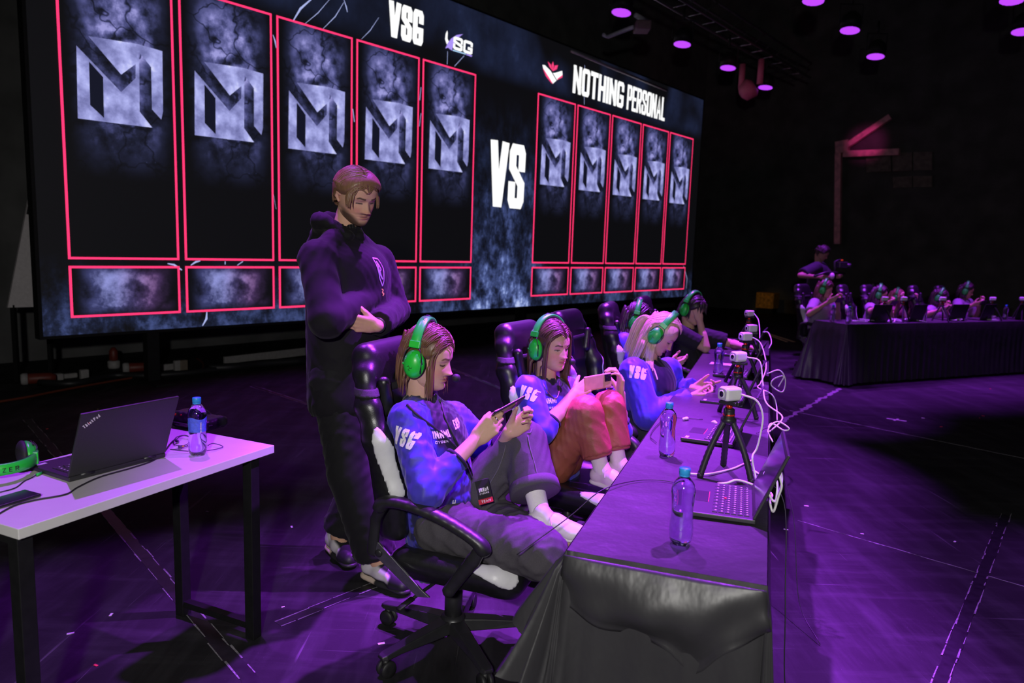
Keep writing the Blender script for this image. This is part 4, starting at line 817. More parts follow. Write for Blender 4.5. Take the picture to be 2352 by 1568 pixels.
# ------------------------------------------------------------------ gaming chairs
def shell(fld, region, off):
    D, lo, h, ax = fld; X, Y, Z = ax[0][:, None, None], ax[1][None, :, None], ax[2][None, None, :]
    r = region[0].ev(X, Y, Z)
    for p in region[1:]: r = np.minimum(r, p.ev(X, Y, Z))
    return nets(np.maximum(D-off, r), lo, h)
def chair_proto(h=.0075):
    """x right, y forward; a racing-style office chair"""
    root = empty('gaming_chair'); lean = math.radians(9.5)
    Rb = np.array([[1, 0, 0], [0, math.cos(lean), -math.sin(lean)], [0, math.sin(lean), math.cos(lean)]])
    back = [RBox((0, -.262, .80), (.165, .04, .36), .035, Rb), RBox((0, -.287, .985), (.16, .05, .155), .045, Rb), RBox((0, -.305, 1.08), (.165, .042, .07), .04, Rb)]
    for s in (-1, 1):
        pts = [(s*.165, -.165, .50), (s*.20, -.165, .66), (s*.222, -.205, .84), (s*.215, -.25, .95), (s*.175, -.29, 1.06), (s*.125, -.31, 1.105)]
        for a, b in zip(pts[:-1], pts[1:]): z_ = max(0, a[2]-.84)/.3; back.append(Cap(a, b, .042-.02*z_, .042-.02*max(0, b[2]-.84)/.3, (0, 1, 0), 1.25))
    back.append(Cap((-.12, -.312, 1.118), (.12, -.312, 1.118), .032))
    fld = field(back, h, .03, .01); obj('backrest', nets(*fld[:3]), M_lea, root)
    for s in (-1, 1):
        obj('white_side_panel', shell(fld, [Cap((s*.27, -.20, .915), (s*.262, -.15, .80), .012, .045), Cap((s*.262, -.15, .80), (s*.235, -.115, .66), .045, .03)], .004), M_leaw, root)
        obj('head_wing', blob([Cap((s*.13, -.225, .93), (s*.15, -.225, 1.03), .028, .022)], h*.8, .01), M_lea, root)
    obj('back_strap', shell(fld, [RBox((0, -.27, 1.0), (.4, .2, .014), .002)], .005), mat('strap_webbing', (.02, .02, .022), .8, bump=.4, bscale=500), root)
    obj('lumbar_cushion', blob([RBox((0, -.185, .60), (.12, .035, .085), .035, Rb)], h, .01), M_lea, root)
    seat = [RBox((0, .07, .385), (.22, .235, .05), .04), RBox((0, .26, .375), (.2, .07, .05), .045)]
    for s in (-1, 1): seat.append(Cap((s*.205, -.10, .415), (s*.205, .24, .408), .042, .04))
    fs = field(seat, h, .03, .01); obj('seat', nets(*fs[:3]), M_lea, root)
    for s in (-1, 1): obj('white_seat_panel', shell(fs, [Cap((s*.235, .17, .45), (s*.215, .30, .425), .02, .045)], .004), M_leaw, root)
    for s in (-1, 1):
        arm = empty('armrest'); arm.parent = root
        pad = spline([(s*.29, -.155, .625), (s*.295, -.13, .652), (s*.30, -.04, .655), (s*.30, .06, .635), (s*.30, .15, .602), (s*.298, .215, .567), (s*.295, .232, .54)], 6)
        pr = [Cap(a, b, .026, .026, (0, 0, 1), .72) for a, b in zip(pad[:-1:2], pad[2::2])]
        obj('arm_pad', blob(pr, .007, .008), M_pla, arm)
        fr = [Cap((s*.295, .225, .55), (s*.292, .195, .50), .022, .024, (1, 0, 0), .6), Cap((s*.292, .195, .50), (s*.272, .10, .365), .024, .022, (1, 0, 0), .6), Cap((s*.272, .10, .365), (s*.15, .08, .342), .02)]
        obj('arm_support', blob(fr, .007, .008), M_pla, arm)
        obj('arm_rear_link', blob([Cap((s*.29, -.15, .628), (s*.268, -.185, .57), .022, .02, (1, 0, 0), .6), Cap((s*.268, -.185, .57), (s*.262, -.2, .45), .02, .022, (1, 0, 0), .6)], .007, .008), M_pla, arm)
        mb = MB(); mb.prism([(-.2, .49), (-.172, .488), (.0, .345), (.03, .325), (-.02, .318), (-.19, .44)], (s*.262, 0, 0), (0, 1, 0), (0, 0, 1), (s*.008, 0, 0)); mb.build('recline_bracket', M_chr, root, smooth=False, bevel=.002)
        mb = MB(); mb.lathe([(.014, 0), (.014, .004), (.01, .007)], (s*.27, -.17, .45), (s, 0, 0), 14); mb.build('bolt', M_pla, root)
    mb = MB(); mb.box((0, .03, .325), (.2, .26, .035)); mb.build('tilt_mechanism', M_pla, root, smooth=False, bevel=.006)
    mb = MB(); mb.tube(spline([(.1, .0, .32), (.2, -.02, .315), (.26, -.045, .30)], 5), .006, 8); lv = mb.build('lever', M_pla, root); mb = MB(); mb.tube([(.255, -.043, .302), (.315, -.068, .285)], [.013, .012], 10, flat=.5); mb.build('lever_grip', M_rub, lv)
    mb = MB(); mb.lathe([(.02, .14), (.02, .31)], n=16); mb.lathe([(.034, .1), (.034, .22), (.03, .225)], n=18); mb.build('gas_lift', M_pla, root)
    mb = MB(); mb.lathe([(.045, .065), (.05, .075), (.05, .115), (.036, .13)], n=20); hub = mb.build('base_hub', M_pla, root)
    a0 = math.radians(-26)
    for i in range(5):
        a = a0+i*2*math.pi/5; d = V3(math.cos(a), math.sin(a), 0); t = V3(-d[1], d[0], 0); rings = []
        for r, w, z0, z1 in ((.03, .036, .072, .118), (.12, .032, .072, .112), (.25, .026, .074, .098), (.315, .026, .072, .09), (.332, .018, .074, .086)):
            rings.append([d*r+t*w+UP*z0, d*r-t*w+UP*z0, d*r-t*w*.75+UP*z1, d*r+t*w*.75+UP*z1])
        mb = MB(); mb.loft(rings); lg = mb.build('base_leg', M_pla, root, smooth=False, bevel=.004)
        mb = MB(); c = d*.305
        for s in (-1, 1): mb.lathe([(.012, -.008), (.029, -.008), (.031, -.003), (.031, .003), (.029, .008), (.012, .008)], c+t*s*.014+UP*.031, t, 18)
        mb.box(c+UP*.052, (.03, .02, .03)); cs = mb.build('caster', M_rub, lg)
    return root
ch0 = chair_proto()
HUB = {1: V3(-.19, 2.57, 0), 2: V3(.30, 3.35, 0), 3: V3(.60, 4.15, 0), 4: V3(.976, 4.98, 0), 5: V3(1.36, 5.79, 0)}
CL = {1: 'black gaming chair with white side panels nearest the camera', 2: 'black and white gaming chair of the player in rust trousers', 3: 'black gaming chair behind the blonde player leaning forward', 4: 'black gaming chair of the dark-haired player behind the blonde one', 5: 'gaming chair of the far player in black at the table end'}
for i in range(1, 6):
    c = ch0 if i == 1 else copy_tree(ch0); c.location = tuple(HUB[i]); c.rotation_euler = (0, 0, PRZ+[0, 0, -.16, -.12, .06, 0][i]); tag(c, CL[i], 'chair', 'gaming chairs')
    if i == 2:
        a_ = [k for k in c.children if k.name.startswith('armrest')][1]
        for k in list(a_.children): bpy.data.objects.remove(k)
        bpy.data.objects.remove(a_)
FR = V3(.72, -.69, 0); FRZ2 = math.atan2(-FR[0], FR[1])
FCH = [(1872, 'far gaming chair of the first opponent on the left'), (1968, 'empty far gaming chair between the first two opponents'), (2030, 'far gaming chair of the second opponent'), (2052, 'far gaming chair of the third opponent'), (2138, 'far gaming chair of the fourth opponent'), (2198, 'far gaming chair of the fifth opponent')]
for i, (a, lb) in enumerate(FCH):
    P = atplane(a, 670, FA+FN*[1.0, 1.0, 1.0, 1.7, 1.0, 1.0][i], FN); t = float((P-FA)@FT); c = copy_tree(ch0); c.location = tuple(fp(t+.12, [.95, .95, 1.0, 1.7, 1.0, 1.0][i], 0)); c.rotation_euler = (0, 0, FRZ2+[0, .15, 0, -.1, .1, 0][i]); tag(c, lb, 'chair', 'gaming chairs')

# ------------------------------------------------------------------ people: heads, hair, hands, clothes
def sstep(x, a, b): t = np.clip((x-a)/(b-a), 0, 1); return t*t*(3-2*t)
HZ = [0, .006, .014, .03, .05, .075, .10, .118, .14, .165, .19, .208, .220, .228]
HWd = [.012, .026, .038, .050, .0575, .0635, .0685, .071, .0735, .0735, .0655, .049, .028, .0]
HF = [.052, .068, .0765, .081, .0805, .081, .0815, .0815, .089, .0875, .073, .051, .027, .0]
HB = [-.01, -.004, .004, .022, .046, .070, .088, .096, .101, .100, .087, .064, .036, .0]
def head_mesh(skin, lips, brow, hi=True, male=False, beard=None, openeye=.0, lid=(.55, .33, .28)):
    """loft of a head, x right, y forward, z up, origin at its centre; returns verts, faces, colours, hair mask helper"""
    zs = np.concatenate([np.linspace(0, .03, 12 if hi else 6)[:-1], np.linspace(.03, .15, 62 if hi else 20)[:-1], np.linspace(.15, .228, 20 if hi else 10)])
    fr = np.linspace(-1.35, 1.35, 97 if hi else 31); bk = np.linspace(1.35, 2*math.pi-1.35, 42 if hi else 22)[1:-1]; ph = np.concatenate([fr, bk])
    w, f, b = (np.interp(zs, HZ, t) for t in (HWd, HF, HB))
    if male: w = w*1.05; w[zs < .06] *= 1.06; f = f*1.02
    # smooth the profile
    ker = np.array([1, 2, 3, 2, 1.])/9
    for arr in (w, f, b): arr[2:-2] = np.convolve(arr, ker, 'same')[2:-2]
    S, Cc = np.sin(ph)[None, :], np.cos(ph)[None, :]; n = 2.25
    x = w[:, None]*np.sign(S)*np.abs(S)**(2/n); y = np.where(Cc > 0, f[:, None]*np.abs(Cc)**(2/n), -np.abs(Cc)**(2/n)*b[:, None])
    z = np.repeat(zs[:, None], len(ph), 1); ax = np.abs(x); fm = sstep(y, .01, .05)
    G = lambda cx, cz, sx, sz: np.exp(-((ax-cx)/sx)**2/2-((z-cz)/sz)**2/2)
    k = 1.12 if male else 1.0; t = np.clip((.124-z)/(.124-.080), 0, 1)
    nose = (.004+.0185*k*t**1.15)*np.exp(-(ax/(.0065+.0045*t))**2/2)*sstep(z, .066, .0785)*sstep(-z, -.134, -.116)
    dy = nose+.0085*k*G(.0115, .0775, .0055, .0055)-.0095*G(.031, .1135, .0125, .0085)+.0052*G(.031, .1125, .0095, .0058)+.0035*(1.6 if male else 1)*G(.028, .131, .016, .006)
    dy = dy+.0058*G(0, .0585, .0135, .0032)+.0066*G(0, .0475, .0125, .0038)-.0042*G(0, .0528, .017, .0016)-.0038*G(0, .037, .018, .005)+.0055*k*G(0, .020, .016, .010)+.0035*G(.043, .088, .016, .014)-.003*G(.012, .064, .004, .006)
    y = y+dy*fm; x = x+np.sign(x)*.0025*G(.0, .088, 9, .02)*np.exp(-((y-.03)/.03)**2)*1.0
    V = np.stack([x, y, z-.114], -1).reshape(-1, 3); R, M = x.shape
    F = [(i*M+j, i*M+(j+1) % M, (i+1)*M+(j+1) % M, (i+1)*M+j) for i in range(R-1) for j in range(M)]; F = [q[::-1] for q in F]
    F += [tuple(range(M))]
    col = np.ones((R, M, 3))*np.array(skin)
    def paint(m, c): nonlocal col; col = col*(1-m[..., None])+np.array(c)*m[..., None]
    rd = np.array(skin)*np.array([1.05, .72, .72]); paint(fm*.5*G(.040, .082, .018, .014), rd); paint(fm*.35*G(.0, .08, .01, .008), rd)
    lp_ = np.clip(G(0, .0585, .0165, .0034)*1.5+G(0, .0475, .0155, .004)*1.5-.35, 0, 1)*fm; paint(np.clip(lp_, 0, .9), lips)
    paint(fm*np.clip(1.8*np.exp(-((z-.0528)/.0011)**2)*sstep(-ax, -.024, -.016)-.3, 0, .8), np.array(lips)*.3)
    bz = .134+.004*np.clip((ax-.018)/.02, 0, 1)-.006*np.clip((ax-.04)/.012, 0, 1)
    paint(fm*np.clip(1.8*np.exp(-((z-bz)/.0031)**2)*sstep(ax, .011, .017)*sstep(-ax, -.052, -.044), 0, .9), brow)
    lz = .1085-.25*np.clip(np.abs(ax-.031)-.004, 0, 1)**1.3*0+(((ax-.031)/.013)**2)*.0035
    inb = sstep(ax, .016, .021)*sstep(-ax, -.0475, -.043)
    if openeye > 0:
        hh = .0042*openeye; eye = inb*sstep(-(np.abs(z-.1115)-hh*np.sqrt(np.clip(1-((ax-.031)/.0145)**2, 0, 1))), -.0008, .0006)
        paint(fm*eye, (.55, .52, .52)); paint(fm*eye*sstep(-np.hypot(ax-.031, z-.1115), -.0052, -.0044), (.05, .03, .02)); lz = .1115+hh*np.sqrt(np.clip(1-((ax-.031)/.0150)**2, 0, 1))
    paint(fm*inb*np.clip(1.9*np.exp(-((z-lz)/.0023)**2), 0, .97), (.02, .013, .012)); paint(fm*.45*G(.031, .119, .012, .004), np.array(lid))
    paint(fm*np.clip(2.0*G(.0085, .0715, .0035, .0022), 0, .8), np.array(skin)*.25)
    if beard is not None:
        yb = sstep(-z, -.062, -.05)*sstep(ax, .0, .01)*0+sstep(-(z-.030-.9*np.clip(ax-.02, 0, 1)), -.012, .012)*sstep(y, -.02, .02)+np.clip(G(0, .067, .022, .004), 0, 1)*.8*fm
        yb = np.clip(yb, 0, 1)*(1-np.clip(lp_*1.4, 0, 1)); paint(np.clip(yb, 0, 1)*.9, beard)
    return V, F, col.reshape(-1, 3), (R, M, zs, ph)
def hair_cap(V, info, front=.182, side=.125, back=.035, thick=.010, beh=1.75, jitter=0):
    R, M, zs, ph = info; a = np.abs((ph+math.pi) % (2*math.pi)-math.pi)
    line = np.where(a < .75, front-(front-side-.02)*(a/.75)**2*.6, np.where(a < beh, np.interp(a, [.75, 1.25, beh], [front-(front-side-.02)*.6, side, side-.015]), np.interp(a, [beh, beh+.25, math.pi], [side-.015, back+.01, back])))
    keep = (zs[:, None] > line[None, :]).reshape(-1); c = V.mean(0)*0; d = V-np.array([0, -.005, .02]); d /= np.linalg.norm(d, axis=1)[:, None]
    edge = sstep((zs[:, None]-line[None, :]).reshape(-1), 0, .02); P = V+d*(thick*(.25+.75*edge))[:, None]
    idx = -np.ones(len(V), int); idx[keep] = np.arange(keep.sum()); F = []
    for i in range(R-1):
        for j in range(M):
            q = (i*M+j, (i+1)*M+j, (i+1)*M+(j+1) % M, i*M+(j+1) % M)
            if all(keep[t] for t in q): F.append(tuple(idx[t] for t in q))
    return P[keep], F
def lock(p, d, L, g, r0, coll, rnd, n=12, stiff=.72, flat=.55, curl=0.0):
    """one lock of hair grown from p along d, pulled by g, kept outside the ellipsoids in coll"""
    P = [np.array(p, float)]; d = nrm(d); st = L/n
    for i in range(n):
        d = nrm(d*stiff+g*(1-stiff)+rnd.normal(size=3)*.03+curl*np.array([math.sin(i*.9), math.cos(i*.7), 0])*.2); q = P[-1]+d*st
        for c, r in coll:
            e = (q-c)/r; l = np.linalg.norm(e)
            if l < 1: q = c+e/l*r*1.005
        d = nrm(q-P[-1]); P.append(q)
    rr = [r0*(.75+.25*math.sin(math.pi*min(1, k/n*1.6)))*(1 if k < n*.6 else max(.12, 1-(k-n*.6)/(n*.4)*.9)) for k in range(n+1)]
    return P, rr
SKULL = (np.array([0, -.006, .018]), np.array([.083, .104, .108]))
def make_hair(V, info, RM, pos, style, seed, extra=()):
    """returns world verts/faces; RM columns are the head axes"""
    rnd = np.random.RandomState(seed); g = RM.T@np.array([0, 0, -1.0]); parts = [hair_cap(V, info, **style.get('cap', {}))]; mb = MB()
    coll = [SKULL]+[(RM.T@(np.asarray(c)-pos), np.asarray(r) if np.ndim(r) else np.full(3, r)) for c, r in extra]
    for kind, n, kw in style['locks']:
        for i in range(n):
            u = (i+.5)/n; s = 1 if i % 2 else -1
            if kind == 'part':      # from a centre parting, combed over the skull to each side, then hanging
                y0 = kw['y0']+(kw['y1']-kw['y0'])*u+rnd.uniform(-.006, .006); th = math.radians(kw.get('th', 82)); pre = []; lift = rnd.uniform(.004, .011); px_ = kw.get('px', .004)
                for m_ in range(8):
                    a = th*m_/7; yy = y0*(1-kw.get('gather', .45)*m_/7)-kw.get('back', .03)*(m_/7)**1.3+.004*math.sin(i*7.1+m_); ry = math.sqrt(max(.06, 1-((yy+.006)/.104)**2)); pre.append(np.array([px_+s*.083*ry*math.sin(a), yy, .018+.108*ry*math.cos(a)])+nrm([s*math.sin(a), 0, math.cos(a)])*lift)
                p = pre[-1]; d = nrm(pre[-1]-pre[-2])
            elif kind == 'side':    # rooted over the temples and ears
                a = kw['a0']+(kw['a1']-kw['a0'])*u; s = kw.get('s', s); p = (s*.080*math.sin(a), .10*math.cos(a)-.006, kw['z']+rnd.uniform(-.012, .012)); d = (s*.3, kw.get('fwd', -.1), -.8)
            elif kind == 'sweep':   # combed from the front hairline backwards or across
                xx = -.055+.11*u; yy = kw['y']+rnd.uniform(-.02, .01)-abs(xx)*.3; zz = .018+.108*math.sqrt(max(.05, 1-(xx/.083)**2-((yy+.006)/.104)**2*.9)); p = (xx, yy, zz); d = (kw['dx']+.4*xx/.05, kw['dy'], kw.get('dz', .35))
            elif kind == 'back':
                a = math.pi*(.5+u)*1.0; p = (.075*math.sin(a+math.pi*0)*(1), -.09*abs(math.cos(a-math.pi))-.01, .05+rnd.uniform(-.03, .04)); a2 = -1.3+2.6*u; p = (.07*math.sin(a2), -.006-.098*math.cos(a2), .03+rnd.uniform(-.04, .06)); d = (.1*math.sin(a2), -.3, -.8)
            gg = g if 'pull' not in kw else nrm(RM.T@np.asarray(kw['pull'], float)); P, rr = lock(p, d, kw['L']*rnd.uniform(.85, 1.1), gg, kw.get('r', .008)*rnd.uniform(.7, 1.2), coll, rnd, kw.get('n', 12), kw.get('stiff', .7), .5, kw.get('curl', 0)); 
            if kind == 'part': P = pre[:-1]+P; rr = [rr[0]*(.45+.55*m_/7) for m_ in range(7)]+rr
            if style.get('under', True):
                for q_ in P:
                    if abs(q_[1]+.012) < .05 and abs(q_[2]+.012) < .06 and abs(q_[0]) > .066: q_[0] = math.copysign(.066, q_[0])
            mb.tube(P, rr, 6)
    parts.append((mb.v, mb.f)); v, f = join(parts); return v@RM.T+pos, f
def look(dirv, pitch=0.0, roll=0.0):
    """axes (right, forward, up) of a head looking along dirv, pitched down by pitch degrees"""
    y = nrm(V3(dirv[0], dirv[1], 0)); p = math.radians(pitch); f = y*math.cos(p)-UP*math.sin(p); r = nrm(np.cross(f, UP)); u = np.cross(r, f); a = math.radians(roll)
    return np.array([r*math.cos(a)+u*math.sin(a), f, u*math.cos(a)-r*math.sin(a)]).T
def rot(v, k, a): k = nrm(k); a = math.radians(a); v = np.asarray(v, float); return v*math.cos(a)+np.cross(k, v)*math.sin(a)+k*np.dot(k, v)*(1-math.cos(a))
def hand(wr, d, n, side, curl=(25, 30, 35, 40), thumb=(.75, .55, .2), tcurl=20, sc=1.0, spread=5, mid=1.0):
    """capsules of a hand: d towards the knuckles, n out of the palm, side +1 right / -1 left hand"""
    wr = np.asarray(wr, float); d = nrm(d); n = nrm(np.asarray(n, float)-d*np.dot(n, d)); t = np.cross(d, n)*side; pr = []
    offs = (.028, .0095, -.009, -.026); mc = (.083, .086, .081, .073); FLn = ((.043, .026, .021), (.048, .029, .022), (.044, .027, .021), (.034, .021, .018)); rad = (.0082, .0085, .008, .007)
    for i in range(4):
        kn = wr+(d*mc[i]+t*offs[i]*1.0-n*.004)*sc; pr.append(Cap(wr+(d*.012+t*offs[i]*.6)*sc, kn, .0125*sc, .0105*sc, k=.008))
        ax_ = np.cross(d, n); v = rot(d, n, side*spread*(1.2-i)*.9); c = curl[i]; p = kn; a0 = 0
        for j, (l, ff) in enumerate(zip(FLn[i], (.75, 1.15*mid, .8*mid))):
            a0 += c*ff; w = rot(v, ax_, a0); q_ = p+w*l*sc; pr.append(Cap(p, q_, (rad[i]-.0006*j)*sc, (rad[i]-.0006*(j+1))*sc, k=.0035)); p = q_
    b = wr+(d*.02+t*.020+n*.006)*sc; v = nrm(d*thumb[0]+t*thumb[1]+n*thumb[2]); p1 = b+v*.040*sc; v2 = rot(v, np.cross(v, d*.6+n), tcurl); p2 = p1+v2*.031*sc; v3 = rot(v2, np.cross(v2, d*.6+n*.4-t*.6), tcurl); p3 = p2+v3*.026*sc
    pr += [Cap(b, p1, .0135*sc, .0105*sc, k=.01), Cap(p1, p2, .0100*sc, .009*sc, k=.004), Cap(p2, p3, .009*sc, .007*sc, k=.003), Cap(wr, wr+d*.03*sc, .021*sc, .022*sc, n, .62, k=.012), Cap(wr+d*.03*sc-t*.006*sc, wr+d*.065*sc, .028*sc, .026*sc, n, .42, k=.012)]
    return pr
M_skin = vmat('skin', .6, .08, 500, .22, sss=.12, var=.06, nscale=90)
M_hairm = vmat('hair_strands', .42, .55, 90, .5, stretch=(1, 1, .08), var=.35, nscale=160); M_jer = vmat('jersey_fabric', .55, .06, 900, .35, sheen=.15, var=.05); M_den = vmat('washed_denim', .85, .3, 700, .2, var=.22, nscale=220); M_cot = vmat('soft_cotton', .8, .12, 600, .25, sheen=.05, var=.1); M_nyl = vmat('crinkled_nylon', .55, .25, 120, .4, var=.12)
M_shoe = vmat('shoe_leather', .45, .1, 300, .4, var=.06); M_sock = vmat('ribbed_sock', .9, .5, 260, .2, var=.08, stretch=(1, 1, .2))
SKIN = (.60, .36, .27)
def vf_obj(name, vf, m, root, color, **k): return par(obj(name, vf, m, None, col=color, **k), root)
def shoe(ank, toe, up=UP, L=.25, w=.043, white=True, root=None, colors=((.72, .68, .68), (.75, .72, .7), (.6, .55, .55)), sock=None):
    """a trainer: sole, upper, laces; ank is the ankle joint, toe the toe tip on the sole"""
    ank, toe = np.asarray(ank, float), np.asarray(toe, float); u = nrm(up); f = toe-ank; f = nrm(f-u*np.dot(f, u)); s = np.cross(f, u); a_ = ank-u*np.dot(ank-toe, u); heel = a_-f*.058
    cm = lambda y, x, z: heel+f*y*L+s*x+u*z
    up_ = [Cap(cm(.16, 0, .045), cm(.45, 0, .050), .036, .037, s, .92), Cap(cm(.45, 0, .05), cm(.86, 0, .032), .038, .027, u, .95), Cap(cm(.17, 0, .05), cm(.24, 0, .085), .034, .034), Cap(cm(.7, .008, .03), cm(.86, .006, .028), .034, .028, u, .8)]
    v, ff = blob(up_, .006, .02); sh = par(obj('shoe', (v, ff), M_shoe, None, col=np.tile(colors[0], (len(v), 1))), root)
    so = [Cap(cm(.14, 0, .014), cm(.5, 0, .012), .036, .037, u, .42), Cap(cm(.5, 0, .012), cm(.86, .004, .013), .039, .035, u, .38)]; v, ff = blob(so, .006, .015); par(obj('sole', (v, ff), M_shoe, None, col=np.tile(colors[1], (len(v), 1))), root).name = 'sole'
    mb = MB()
    for k in range(4): y = .40+.085*k; h = .092-.013*k; mb.tube([cm(y, -.026, h-.018), cm(y+.015, 0, h), cm(y, .026, h-.018)], .0032, 6)
    mb.tube(spline([cm(.42, 0, .092), cm(.40, .03, .085), cm(.45, .05, .06)], 4), .0025, 6); v = mb.v; par(obj('laces', (v, mb.f), M_shoe, None, col=np.tile(colors[2], (len(v), 1))), root)['kind'] = 'stuff'
    return sh
def seg_d(V, a, b):
    a, b = np.asarray(a, float), np.asarray(b, float); ba = b-a; t = np.clip((V-a)@ba/(ba@ba), 0, 1); return np.linalg.norm(V-a-t[:, None]*ba, axis=1), t

def person(name, label, J, S):
    """J: joints in the world; S: clothes, head and hair. Builds body (one mesh) and clothes, hair as children"""
    hi = S.get('hi', True); root = empty(name, S['base'], 0, label, 'person'); sc = S.get('sc', 1.0); sk = np.array(S.get('skin', SKIN)); RM = S['head']; hp = np.asarray(J['head'], float)
    hv, hf, hc, info = head_mesh(sk, S.get('lips', (.42, .12, .11)), S.get('brow', (.10, .06, .04)), hi, S.get('male', False), S.get('beard'), S.get('eye', 0)); hs = S.get('hs', .97)
    parts = [(hv*hs@RM.T+hp, hf)]; cols = [hc]
    # body under the clothes, then bare forearms and hands at finer grain
    mid = (J['shR']+J['shL'])/2; nb = J['neck']; coarse = [Cap(nb-UP*.05, hp+RM@V3(0, -.03, -.055), .05*sc, .047*sc), Cap(J['pel'], mid-UP*.06, .09*sc, .10*sc)]
    for s in 'RL':
        coarse += [Cap(mid-UP*.03, J['sh'+s], .06*sc, .042*sc), Cap(J['sh'+s], J['el'+s], .042*sc, .034*sc), Cap(J['pel'], J['hip'+s], .085*sc, .08*sc), Cap(J['hip'+s], J['kn'+s], .068*sc, .047*sc), Cap(J['kn'+s], J['an'+s], .045*sc, .032*sc), Cap(J['kn'+s]+(J['an'+s]-J['kn'+s])*.15, J['kn'+s]+(J['an'+s]-J['kn'+s])*.5, .047*sc, .042*sc), Cap(J['an'+s], J['an'+s]+nrm(J['toe'+s]-J['an'+s])*.12, .032*sc, .026*sc)]
    parts.append(blob(coarse, .011 if hi else .02, .02))
    for s in 'RL':
        el, wr = J['el'+s], J['wr'+s]; pr = [Cap(el, wr, .036*sc, .0245*sc, k=.012), Cap(el+(wr-el)*.05, el+(wr-el)*.45, .037*sc, .034*sc, k=.012)]
        if 'hand'+s in S: pr += hand(wr, *S['hand'+s][0], side=(1 if s == 'R' else -1), **S['hand'+s][1])
        parts.append(blob(pr, .0042 if hi else .009, .006))
    for pt in parts[1:]: cols.append(np.tile(sk, (len(pt[0]), 1)))
    vv, ff = join(parts); cc = np.concatenate(cols); 
    if 'nails' in S: pass
    body = vf_obj('body', (vv, ff), M_skin, root, cc)
    # ears
    # top
    tp_ = S['top']; k_ = tp_.get('k', .03); r1, r2 = tp_.get('torso', (.118, .122)); pel, ch = J['pel'], mid-UP*.075; rt_ = nrm(J['shR']-J['shL']); P = []
    hem = pel-nrm(ch-pel)*tp_.get('hem', .10)
    P += [Cap(hem, ch, r1*sc, r2*sc, rt_, 1.0), Cap(hem+rt_*.055, ch+rt_*.06, (r1-.015)*sc, (r2-.012)*sc), Cap(hem-rt_*.055, ch-rt_*.06, (r1-.015)*sc, (r2-.012)*sc), Cap(J['shR']-UP*.01, J['shL']-UP*.01, .06*sc, .06*sc), Cap(nb-UP*.015, mid-UP*.03, .062*sc, .085*sc)]
    for s in 'RL':
        sh, el, wr = J['sh'+s], J['el'+s], J['wr'+s]; e = tp_.get('sleeve', .75); a0, a1, a2 = tp_.get('arm', (.066, .058, .047)); a0, a1, a2 = a0*sc, a1*sc, a2*sc
        P.append(Cap(nb-UP*.03, sh-UP*.012, .052*sc, .056*sc, k=.03))
        if e >= 0: P += [Cap(sh, el, a0, a1, k=.02), Cap(el, el+(wr-el)*e, a1, a2, flat=True, k=.012)]
        else: P += [Cap(sh, sh+(el-sh)*(-e), a0, a1, flat=True, k=.02)]
    subs = [Cap(nb-UP*.0, nb+UP*.12, tp_.get('collar', .053)*sc, .09)]
    if tp_.get('cuthem', True):
        dn = nrm(hem-ch); c0 = hem+dn*.02; subs.append(Cap(c0+dn*.30, c0+dn*.301, .30))
    fo = folds(S.get('seed', 1), tp_.get('fold', .0045), tp_.get('wl', (.045, .11)), 6)
    tv, tf = blob(P, tp_.get('h', .0085) if hi else .016, k_, fo, subs); S['_top'] = (tv, tf)
    tc = tp_['color'](tv, J, S) if callable(tp_['color']) else np.tile(tp_['color'], (len(tv), 1)); vf_obj(tp_.get('name', 'jersey'), (tv, tf), tp_.get('mat', M_jer), root, tc)
    for s in 'RL':
        if tp_.get('cuff') and tp_.get('sleeve', .75) > 0:
            el, wr = J['el'+s], J['wr'+s]; d = nrm(wr-el); c = el+(wr-el)*tp_['sleeve']; rr = tp_.get('arm', (.066, .058, .047))[2]*sc+.002; mb = MB(); mb.lathe([(rr*.9, -.009), (rr, -.008), (rr, .004), (rr*.9, .005)], c, d, 20); vf_obj('cuff', (mb.v, mb.f), M_cot, root, np.tile(tp_['cuff'], (len(mb.v), 1)))
    # trousers
    pt_ = S['legs']; h0, h1, h2 = pt_.get('r', (.09, .08, .085)); P = [Ell(J['pel']-UP*.0, (.15*sc, .15*sc, .105*sc))]
    for s in 'RL':
        hip, kn, an = J['hip'+s], J['kn'+s], J['an'+s]; e = pt_.get('len', .8); e = e[s] if isinstance(e, dict) else e
        P += [Cap(J['pel'], hip, h0*sc*1.05, h0*sc*1.05), Cap(hip, kn, h0*sc, h1*sc, k=.02), Cap(kn, kn+(an-kn)*e, h1*sc, h2*sc, flat=True, k=.02)]
    pv, pf = blob(P, pt_.get('h', .009) if hi else .016, .02, folds(S.get('seed', 1)+50, pt_.get('fold', .006), pt_.get('wl', (.05, .13)), 6)); S['_legs'] = (pv, pf)
    pc = pt_['color'](pv, J, S) if callable(pt_['color']) else np.tile(pt_['color'], (len(pv), 1)); vf_obj('trousers', (pv, pf), pt_.get('mat', M_den), root, pc)
    for s in 'RL':
        if S.get('shoes', {}).get(s):
            q_ = S['shoes'][s]; an, to = J['an'+s], J['toe'+s]
            if q_.get('sock'):
                kn = J['kn'+s]; a = an+(kn-an)*q_.get('sockh', .35); v, f = blob([Cap(a, an-nrm(kn-an)*.0, .040*sc, .036*sc), Cap(an, an+(to-an)*.5, .036*sc, .03*sc)], .007, .012); vf_obj('sock', (v, f), M_sock, root, np.tile(q_['sock'], (len(v), 1)))
            shoe(an, to, q_.get('up', UP), q_.get('L', .25), root=root, colors=q_.get('colors', ((.72, .68, .68), (.75, .72, .7), (.6, .55, .55))))
